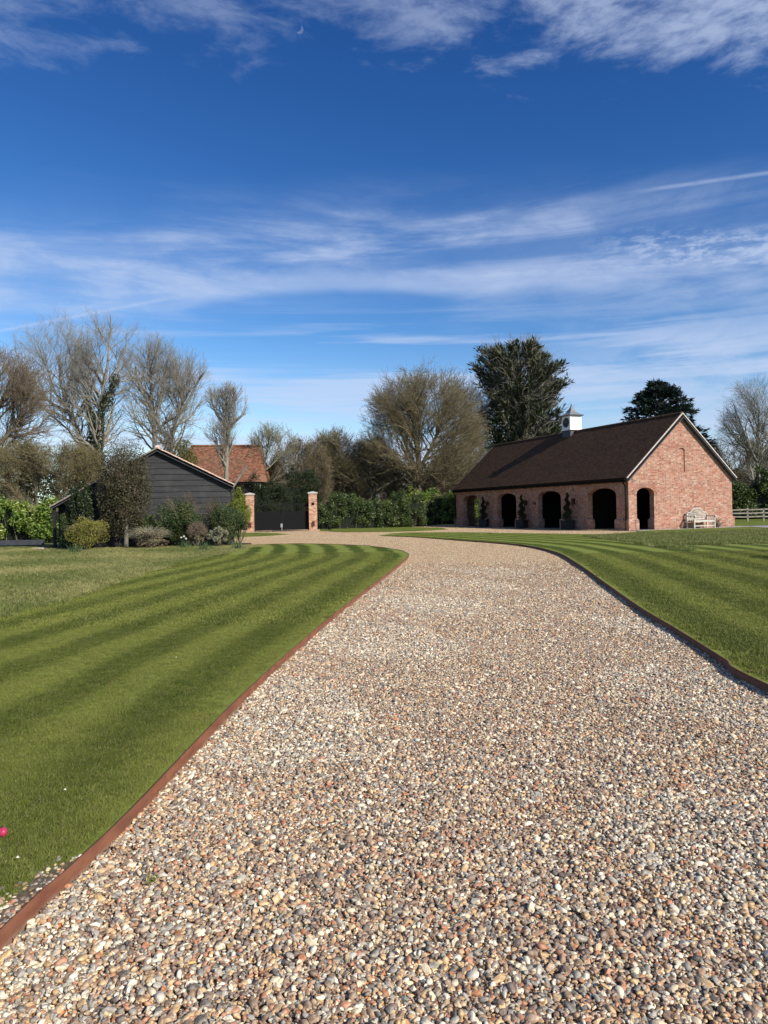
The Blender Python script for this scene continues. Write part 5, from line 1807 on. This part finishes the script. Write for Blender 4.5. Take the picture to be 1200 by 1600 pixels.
def stem_segs(pts, r0, r1, n=14, wob=0.05, rng=None):
    c = catmull(pts, 0.5)
    c = c + (rng.normal(size=c.shape) * wob * 0.4 if rng is not None else 0)
    m_ = len(c) - 1
    rr = np.linspace(r0, r1, m_ + 1)
    pos = (np.arange(m_) + 1) / m_
    return dict(P0=c[:-1], P1=c[1:], r0=rr[:-1], r1=rr[1:], pos=pos)


def cat_(a, b):
    return {k: np.concatenate([a[k], b[k]]) for k in a}


def bare_tree(name, Y, stem_px, env_px, label, seed, r0=0.28, bark='bark', twig='twigg', counts=(30, 210, 950, 2400), lens=(0.62, 0.34, 0.19, 0.11), up=(0.10, 0.08, 0.07, 0.05), angs=(0.8, 0.66, 0.62, 0.6), tw=0.0085, lo=0.3, group='bare trees round the garden', depth=None, wob=0.13, outb=0.75, rootz=0.0, cat='tree', tipr=0.05, ivy=None, buds=None):
    """stem_px: list of stems, each a list of (px, py); env_px: (px0, px1, py0, py1) limits of the crown"""
    rng = np.random.default_rng(seed)
    b = at(*stem_px[0][0], Y); base = np.array([b[0], Y, rootz])
    root = empty(name, base, 0, label=label, cat=cat, group=group)
    ec, erx, erz = ctr(*env_px, Y)
    if env_px[3] < 800:
        zt = at(env_px[0], env_px[2], Y)[2]; zb = at(env_px[0], env_px[3], Y)[2]
        ec[2] = (zt + zb) / 2; erz = (zt - zb) / 2
    env = (ec - base, np.array([erx, depth or erx, erz]) * 1.02)
    H = 2 * erz
    St = None
    for q, sp_ in enumerate(stem_px):
        pts = []
        yo = rng.uniform(-0.5, 0.5) if q else 0.0
        for j, (px, py) in enumerate(sp_):
            p = at(px, py, Y) - base
            p[1] += yo * j
            pts.append(p)
        if len(stem_px[0]) and q == 0:
            pts[0][2] = min(pts[0][2], 0.0) - 0.05
        s_ = stem_segs(pts, r0 * (1 if q == 0 else 0.48), tipr, rng=rng)
        St = s_ if St is None else cat_(St, s_)
    L1 = grow(St, counts[0], angs[0], H * lens[0], 7, wob, up[0], 0.62, rng, env, lo, tw * 1.6, 0.45, outb)
    both = cat_(St, L1)
    pick = dict(both); pick['pos'] = np.where(np.arange(len(both['pos'])) < len(St['pos']), (both['pos'] > 0.55) * both['pos'], both['pos'])
    L2 = grow(pick, counts[1], angs[1], H * lens[1], 5, wob * 1.1, up[1], 0.6, rng, env, 0.15, tw * 1.2, 0.35, outb)
    L3 = grow(cat_(L1, L2), counts[2], angs[2], H * lens[2], 4, wob * 1.2, up[2], 0.6, rng, env, 0.2, tw, 0.3, outb * 0.7)
    L4 = grow(cat_(L2, L3), counts[3], angs[3], H * lens[3], 3, wob * 1.3, up[3], 0.7, rng, env, 0.2, tw * 0.8, 0.3, outb * 0.5)
    thick = cat_(St, L1)
    V, F_ = tubes(thick['P0'], thick['P1'], thick['r0'], thick['r1'], 7)
    link('trunk', fast_mesh('trunk', V, F_, smooth=True), MAT[bark], root)
    thin = cat_(cat_(L2, L3), L4)
    V, F_ = tubes(thin['P0'], thin['P1'], thin['r0'], thin['r1'], 3)
    cr_ = link('crown', fast_mesh('crown', V, F_), MAT[twig], root)
    if buds:
        cnt, sz, mm_ = buds
        idx = rng.integers(0, len(thin['P1']), cnt)
        P = thin['P1'][idx] + rng.normal(size=(cnt, 3)) * 0.12
        V, F_, r_ = leaf_mesh(P, sz, rng)
        link('buds', fast_mesh('buds', V, F_, r_), MAT[mm_], root)
    if ivy:
        cnt, sz, frac = ivy
        k_ = St['pos'] < frac
        idx = rng.integers(0, k_.sum(), cnt)
        A = St['P0'][k_][idx]; B = St['P1'][k_][idx]; t = rng.random(cnt)[:, None]
        d = unit(rng.normal(size=(cnt, 3)))
        rr = (0.28 + 0.3 * rng.random(cnt) * (1.1 - St['pos'][k_][idx]))
        P = A * (1 - t) + B * t + d * rr[:, None]
        V, F_, r_ = leaf_mesh(P, sz, rng, d)
        link('ivy', fast_mesh('ivy', V, F_, r_), MAT['ivy'], root)
    return root, L2, L3, L4, env, rng


bare_tree('ash_tree', 62, [[(140, 790), (128, 700), (110, 650), (97, 605), (92, 555)], [(100, 625), (112, 580), (118, 530)], [(108, 645), (75, 625), (52, 590)]], (22, 150, 494, 745), 'tall bare grey ash leaning left, leftmost of the ash row', 101, r0=0.34, lo=0.35)
bare_tree('ash_tree', 61, [[(158, 790), (155, 690), (160, 620), (168, 570), (172, 520)], [(150, 700), (141, 640), (137, 600), (130, 575)], [(160, 640), (180, 600), (195, 550)]], (104, 232, 494, 745), 'tall bare ash with ivy round its twin lower stems', 102, r0=0.38, ivy=(5200, 0.22, 0.62))
bare_tree('ash_tree', 63, [[(243, 790), (242, 700), (238, 640), (235, 590), (232, 540)], [(240, 670), (252, 620), (262, 570)], [(238, 640), (215, 600), (208, 570)]], (178, 296, 525, 745), 'bare ash with a straight pale trunk above the shed ridge', 103, r0=0.36)
bare_tree('ash_tree', 64, [[(262, 790), (268, 690), (280, 640), (292, 600), (302, 565)], [(276, 655), (300, 620), (318, 590)], [(285, 620), (275, 585), (270, 560)]], (232, 346, 550, 745), 'bare ash leaning right behind the shed roof', 104, r0=0.3)
bare_tree('pollard_tree', 50, [[(353, 800), (354, 740), (355, 690), (354, 640), (355, 615)], [(354, 668), (340, 648), (332, 625)], [(354, 675), (372, 655), (384, 648)], [(355, 650), (366, 628), (370, 610)]], (316, 394, 601, 735), 'slender bare pollard tree before the orange roof', 105, r0=0.22, counts=(22, 130, 700, 1500), lens=(0.5, 0.3, 0.2, 0.12), up=(0.2, 0.2, 0.15, 0.1), tw=0.011, lo=0.45)
bare_tree('lichened_tree', 63.5, [[(412, 800), (413, 740), (418, 700), (421, 670)], [(412, 750), (400, 715), (396, 690)], [(414, 735), (440, 710), (452, 690)]], (384, 470, 662, 790), 'small pale lichened tree right of the orange roof', 106, r0=0.12, bark='twigl', twig='twigl', counts=(24, 120, 520, 1300), lens=(0.5, 0.3, 0.2, 0.12), tw=0.014, lo=0.2)
bare_tree('brown_tree', 54, [[(-12, 790), (-8, 700), (-5, 640), (-4, 590)], [(-8, 700), (25, 660), (40, 610)], [(-10, 720), (-40, 660), (-60, 600)]], (-95, 80, 548, 790), 'dense brown twiggy tree at the left edge of the picture', 107, r0=0.4, bark='barkb', twig='twigb', counts=(40, 380, 2200, 7500), lens=(0.6, 0.34, 0.2, 0.12), tw=0.014, lo=0.15)
bare_tree('thicket', 52, [[(60, 800), (55, 760), (50, 720)], [(30, 800), (20, 750), (15, 720)], [(90, 800), (95, 760), (105, 720)], [(120, 800), (125, 755), (140, 715)]], (-20, 165, 690, 815), 'olive brown thicket above the bright laurel hedge', 108, r0=0.12, bark='barkb', twig='twigo', counts=(50, 400, 2200, 7000), lens=(0.6, 0.4, 0.26, 0.16), tw=0.013, lo=0.1, group='twiggy thickets', cat='thicket', depth=2.5, buds=(16000, 0.10, 'oliveshrub'))
bare_tree('round_tree', 66, [[(658, 824), (658, 790), (656, 750), (652, 700), (650, 650), (652, 605)], [(656, 755), (688, 735), (722, 700)], [(656, 760), (622, 740), (592, 710)], [(654, 735), (678, 690), (694, 630)], [(655, 742), (632, 690), (617, 640)]], (566, 762, 573, 812), 'large round-headed bare tree with olive twigs left of the barn', 109, r0=0.45, bark='barkb', twig='twigo', counts=(80, 800, 4300, 12500), lens=(0.42, 0.24, 0.15, 0.09), up=(0.06, 0.06, 0.06, 0.05), tw=0.014, lo=0.16, depth=5.5, buds=(9000, 0.09, 'oliveshrub'))
bare_tree('grey_tree', 78, [[(735, 815), (735, 740), (732, 680), (735, 630)], [(735, 700), (710, 660), (700, 620)]], (680, 775, 592, 780), 'thin grey bare tree behind the round tree and barn', 110, r0=0.25, twig='twigg', counts=(34, 240, 1300, 4200), tw=0.013, lo=0.25)
th_specs = [((420, 520, 690, 815), 111, 'twigb', 'brown bare thicket just right of the gate pier', 66), ((480, 575, 672, 818), 112, 'twigo', 'olive bare thicket above the middle of the laurel hedge', 68), ((540, 625, 682, 818), 113, 'twigb', 'brown thicket left of the round tree', 70), ((580, 700, 728, 818), 118, 'twigb', 'dim brown thicket behind the trunk of the round tree', 74), ((670, 780, 715, 818), 119, 'twigb', 'dim thicket between the round tree and the barn', 76), ((445, 545, 700, 815), 117, 'twigo', 'low olive thicket behind the yew hedge', 72)]
for lim, sd_, tw_, lab, Y in th_specs:
    mx_ = (lim[0] + lim[1]) / 2
    bare_tree('thicket', Y, [[(mx_, 815), (mx_ + 4, 760), (mx_ - 3, 715)], [(mx_ - 20, 815), (mx_ - 25, 760), (mx_ - 34, 725)], [(mx_ + 20, 815), (mx_ + 25, 760), (mx_ + 34, 720)]], lim, lab, sd_, r0=0.13, bark='barkb', twig=tw_, counts=(44, 340, 1900, 6000), lens=(0.6, 0.36, 0.22, 0.13), tw=0.014, lo=0.1, group='twiggy thickets', cat='thicket', depth=3, buds=(9000, 0.11, 'oliveshrub'))
bare_tree('bare_tree', 76, [[(1183, 815), (1184, 740), (1185, 690), (1186, 640)], [(1184, 725), (1165, 690), (1150, 650)], [(1185, 715), (1210, 680), (1225, 640)]], (1128, 1250, 594, 760), 'bare grey tree at the right edge above the laurels', 114, r0=0.34, twig='twigg', counts=(34, 240, 1300, 4600), lo=0.25)
bare_tree('thicket', 84, [[(1130, 815), (1128, 770), (1126, 730)], [(1165, 815), (1170, 770), (1176, 725)]], (1085, 1205, 682, 815), 'dark twiggy thicket right of the barn gable', 115, r0=0.15, bark='barkb', twig='twigb', counts=(44, 340, 1900, 6000), lens=(0.6, 0.36, 0.22, 0.13), tw=0.017, lo=0.1, group='twiggy thickets', cat='thicket', depth=3, buds=(9000, 0.11, 'oliveshrub'))
bare_tree('thicket', 84, [[(1230, 815), (1228, 770), (1226, 730)]], (1190, 1290, 682, 815), 'dark twiggy thicket at the far right', 116, r0=0.15, bark='barkb', twig='twigb', counts=(44, 340, 1500, 4000), lens=(0.6, 0.36, 0.22, 0.13), tw=0.017, lo=0.1, group='twiggy thickets', cat='thicket', depth=3, buds=(9000, 0.11, 'oliveshrub'))
# fallen pole leaning by the pollard
pl0 = at(362, 764, 48); pl1 = at(386, 727, 48)
lp = MB().cyl((0, 0, 0), tuple(pl1 - pl0), 0.10, 0.06, 9).build('leaning_limb', MAT['bark'])
# stands on the ground: extend its foot
lp.data = None if False else lp.data
low_pt = pl0 - (pl1 - pl0) * (pl0[2] / (pl1 - pl0)[2])
bpy.data.objects.remove(lp)
lp = MB().cyl((0, 0, 0), tuple(pl1 - low_pt), 0.13, 0.07, 9).build('leaning_limb', MAT['bark'])
lp.location = low_pt
tag(lp, 'bare grey limb leaning diagonally beside the pollard tree', 'branch')


# ------------------------------------------------------------------ conifers
def conifer(name, Y, stem_px, env, label, seed, m_, nb, spray, droop, ns, twigs=0, ivy_n=0, upw=0.35, lo_=0.72):
    """env: list of (py, px_left, px_right) outline from the top down"""
    rng = np.random.default_rng(seed)
    b = at(*stem_px[0], Y); base = np.array([b[0], Y, 0.0])
    root = empty(name, base, 0, label=label, cat='tree')
    pts = [at(px, py, Y) - base for px, py in stem_px]
    pts[0][2] = -0.05
    s_ = stem_segs(pts, 0.42, 0.05, rng=rng)
    env = sorted(env)
    zs = np.array([at(600, e[0], Y)[2] for e in env]); xl = np.array([at(e[1], e[0], Y)[0] - base[0] for e in env]); xr = np.array([at(e[2], e[0], Y)[0] - base[0] for e in env])
    order = np.argsort(zs); zs, xl, xr = zs[order], xl[order], xr[order]
    z0 = zs[0]; z1 = zs[-1]
    sc = np.array([q for q in s_['P1']])
    hb = z0 + (z1 - z0) * rng.random(nb) ** 0.85
    ax_ = np.interp(hb, sc[:, 2], sc[:, 0]); ay_ = np.interp(hb, sc[:, 2], sc[:, 1])
    az = rng.uniform(0, 2 * np.pi, nb)
    L_, R_ = np.interp(hb, zs, xl), np.interp(hb, zs, xr)
    ca, sa = np.cos(az), np.sin(az)
    hw = (R_ - L_) / 2
    reach_x = np.where(ca > 0, (R_ - ax_), (ax_ - L_))
    rad = np.sqrt((reach_x * ca) ** 2 + (hw * sa) ** 2) * rng.uniform(lo_, 1.05, nb)
    B0 = np.stack([ax_, ay_, hb - rad * upw], 1)
    tip = np.stack([ax_ + ca * rad, ay_ + sa * rad, hb + rad * (0.12 - droop)], 1)
    mid = (B0 + tip) / 2 + np.array([0, 0, 0.12]) * rad[:, None]
    P0 = np.concatenate([B0, mid]); P1 = np.concatenate([mid, tip])
    r0 = np.concatenate([rad * 0.022 + 0.02, rad * 0.012 + 0.012]); r1 = np.concatenate([rad * 0.012 + 0.012, rad * 0 + 0.008])
    V1, F1 = tubes(np.concatenate([s_['P0'], P0]), np.concatenate([s_['P1'], P1]), np.concatenate([s_['r0'], r0]), np.concatenate([s_['r1'], r1]), 5)
    link('trunk', fast_mesh('trunk', V1, F1), MAT['barkb'], root)
    # flattened sprays along each branch: feathers of narrow leaves
    idx = rng.integers(0, nb, ns)
    t = rng.random(ns) ** 0.55
    t = 0.25 + 0.78 * t
    A = np.where(t[:, None] < 0.5, B0[idx] + (mid[idx] - B0[idx]) * (t[:, None] * 2), mid[idx] + (tip[idx] - mid[idx]) * (t[:, None] * 2 - 1))
    dirb = unit(tip[idx] - B0[idx])
    sprd = rng.normal(size=(ns, 3)) * np.array([1, 1, 0.45])
    D = unit(dirb * 1.1 + sprd * 0.75 + np.array([0, 0, 0.10 - droop * 0.8]))
    ln = spray * rng.uniform(0.5, 1.3, ns) * (1.15 - 0.4 * t)
    P = A + D * (ln * 0.5)[:, None] + rng.normal(size=(ns, 3)) * spray * 0.15
    side = unit(np.cross(D, unit(rng.normal(size=(ns, 3)) * 0.5 + np.array([0, 0, 1.0]))))
    wv = ln * 0.13
    upv = np.cross(side, D)
    V = np.stack([P - D * (ln * 0.5)[:, None], P + side * wv[:, None] - upv * (wv * 0.3)[:, None], P + D * (ln * 0.5)[:, None], P - side * wv[:, None] - upv * (wv * 0.3)[:, None]], 1).reshape(-1, 3)
    f = np.array([[0, 1, 2], [0, 2, 3]])
    F_ = (f[None] + (np.arange(ns) * 4)[:, None, None]).reshape(-1, 3)
    link('crown', fast_mesh('crown', V, F_, np.repeat(rng.random(ns), 4)), MAT[m_], root)
    if twigs:
        idx = rng.integers(0, nb, twigs)
        a0 = B0[idx] + (tip[idx] - B0[idx]) * rng.uniform(0.3, 0.9, twigs)[:, None]
        dd = unit(dirb[:twigs] * 0 + unit(tip[idx] - B0[idx]) + rng.normal(size=(twigs, 3)) * 0.6 + np.array([0, 0, 0.35]))
        tp_ = a0 + dd * rng.uniform(0.8, 2.4, twigs)[:, None]
        V, F_ = stems(a0, tp_, 0.026, rng, 3, 0.12, 3)
        link('bare_twigs', fast_mesh('bare_twigs', V, F_), MAT['twigg'], root)
    if ivy_n:
        P, out = blob_points(ivy_n, np.array([-1.6, -1.6, 6.5]), (2.6, 2.0, 5.0), rng, 40, 0.9)
        V, F_, r_ = leaf_mesh(P, 0.26, rng, out)
        link('ivy', fast_mesh('ivy', V, F_, r_), MAT['ivy'], root)
    return root


conifer('cypress_tree', 76, [(812, 815), (812, 700), (815, 630), (812, 548)], [(544, 800, 820), (556, 748, 852), (576, 742, 874), (612, 744, 888), (645, 754, 886), (680, 765, 900), (720, 775, 900), (790, 780, 890)], 'tall ragged dark cypress with bare twigs and ivy behind the barn', 201, 'cypress', 340, 0.85, 0.0, 21000, 6500, 5000, upw=0.75, lo_=0.6)
conifer('cedar_tree', 82, [(1035, 815), (1035, 700), (1032, 650), (1030, 604)], [(606, 1020, 1040), (616, 1000, 1056), (636, 982, 1080), (660, 974, 1092), (690, 992, 1106), (740, 1000, 1120), (790, 1000, 1120)], 'broad dark blue-green cedar behind the barn gable', 202, 'cedar', 260, 0.80, 0.26, 20000)

# ------------------------------------------------------------------ far wood behind everything
def wood():
    rng = np.random.default_rng(301)
    n = 26000
    x = rng.uniform(-90, 95, n); y = rng.uniform(104, 112, n)
    prof = 4.2 + 1.3 * np.sin(x * 0.16) + 0.9 * np.sin(x * 0.43 + 1) + 0.6 * np.sin(x * 1.1)
    base = np.stack([x, y, rng.uniform(0, 0.75, n) * prof], 1)
    d = unit(rng.normal(size=(n, 3)) * (1, 0.6, 0.4) + np.array([0, 0, 0.9]))
    tip = base + d * rng.uniform(0.6, 2.2, n)[:, None]
    V, F_ = tubes(base, tip, np.full(n, 0.035), np.full(n, 0.012), 3)
    o = link('far_wood', fast_mesh('far_wood', V, F_), MAT['twigb'])
    tag(o, 'distant brown bare wood along the skyline', None, None, 'stuff')
    n = 56000
    x = rng.uniform(-90, 95, n); y = rng.uniform(113, 116, n)
    top = 7.6 + 0.9 * np.sin(x * 0.21) + 0.6 * np.sin(x * 0.7 + 2)
    P = np.stack([x, y, rng.random(n) ** 0.8 * top], 1)
    V, F_, r_ = leaf_mesh(P, 0.62, rng)
    tag(link('undergrowth', fast_mesh('undergrowth', V, F_, r_), MAT['holm']), 'dark undergrowth below the far wood', None, None, 'stuff')


wood()
print('objects', len(bpy.data.objects), 'tris', sum(len(o.data.polygons) for o in bpy.data.objects if o.type == 'MESH'))
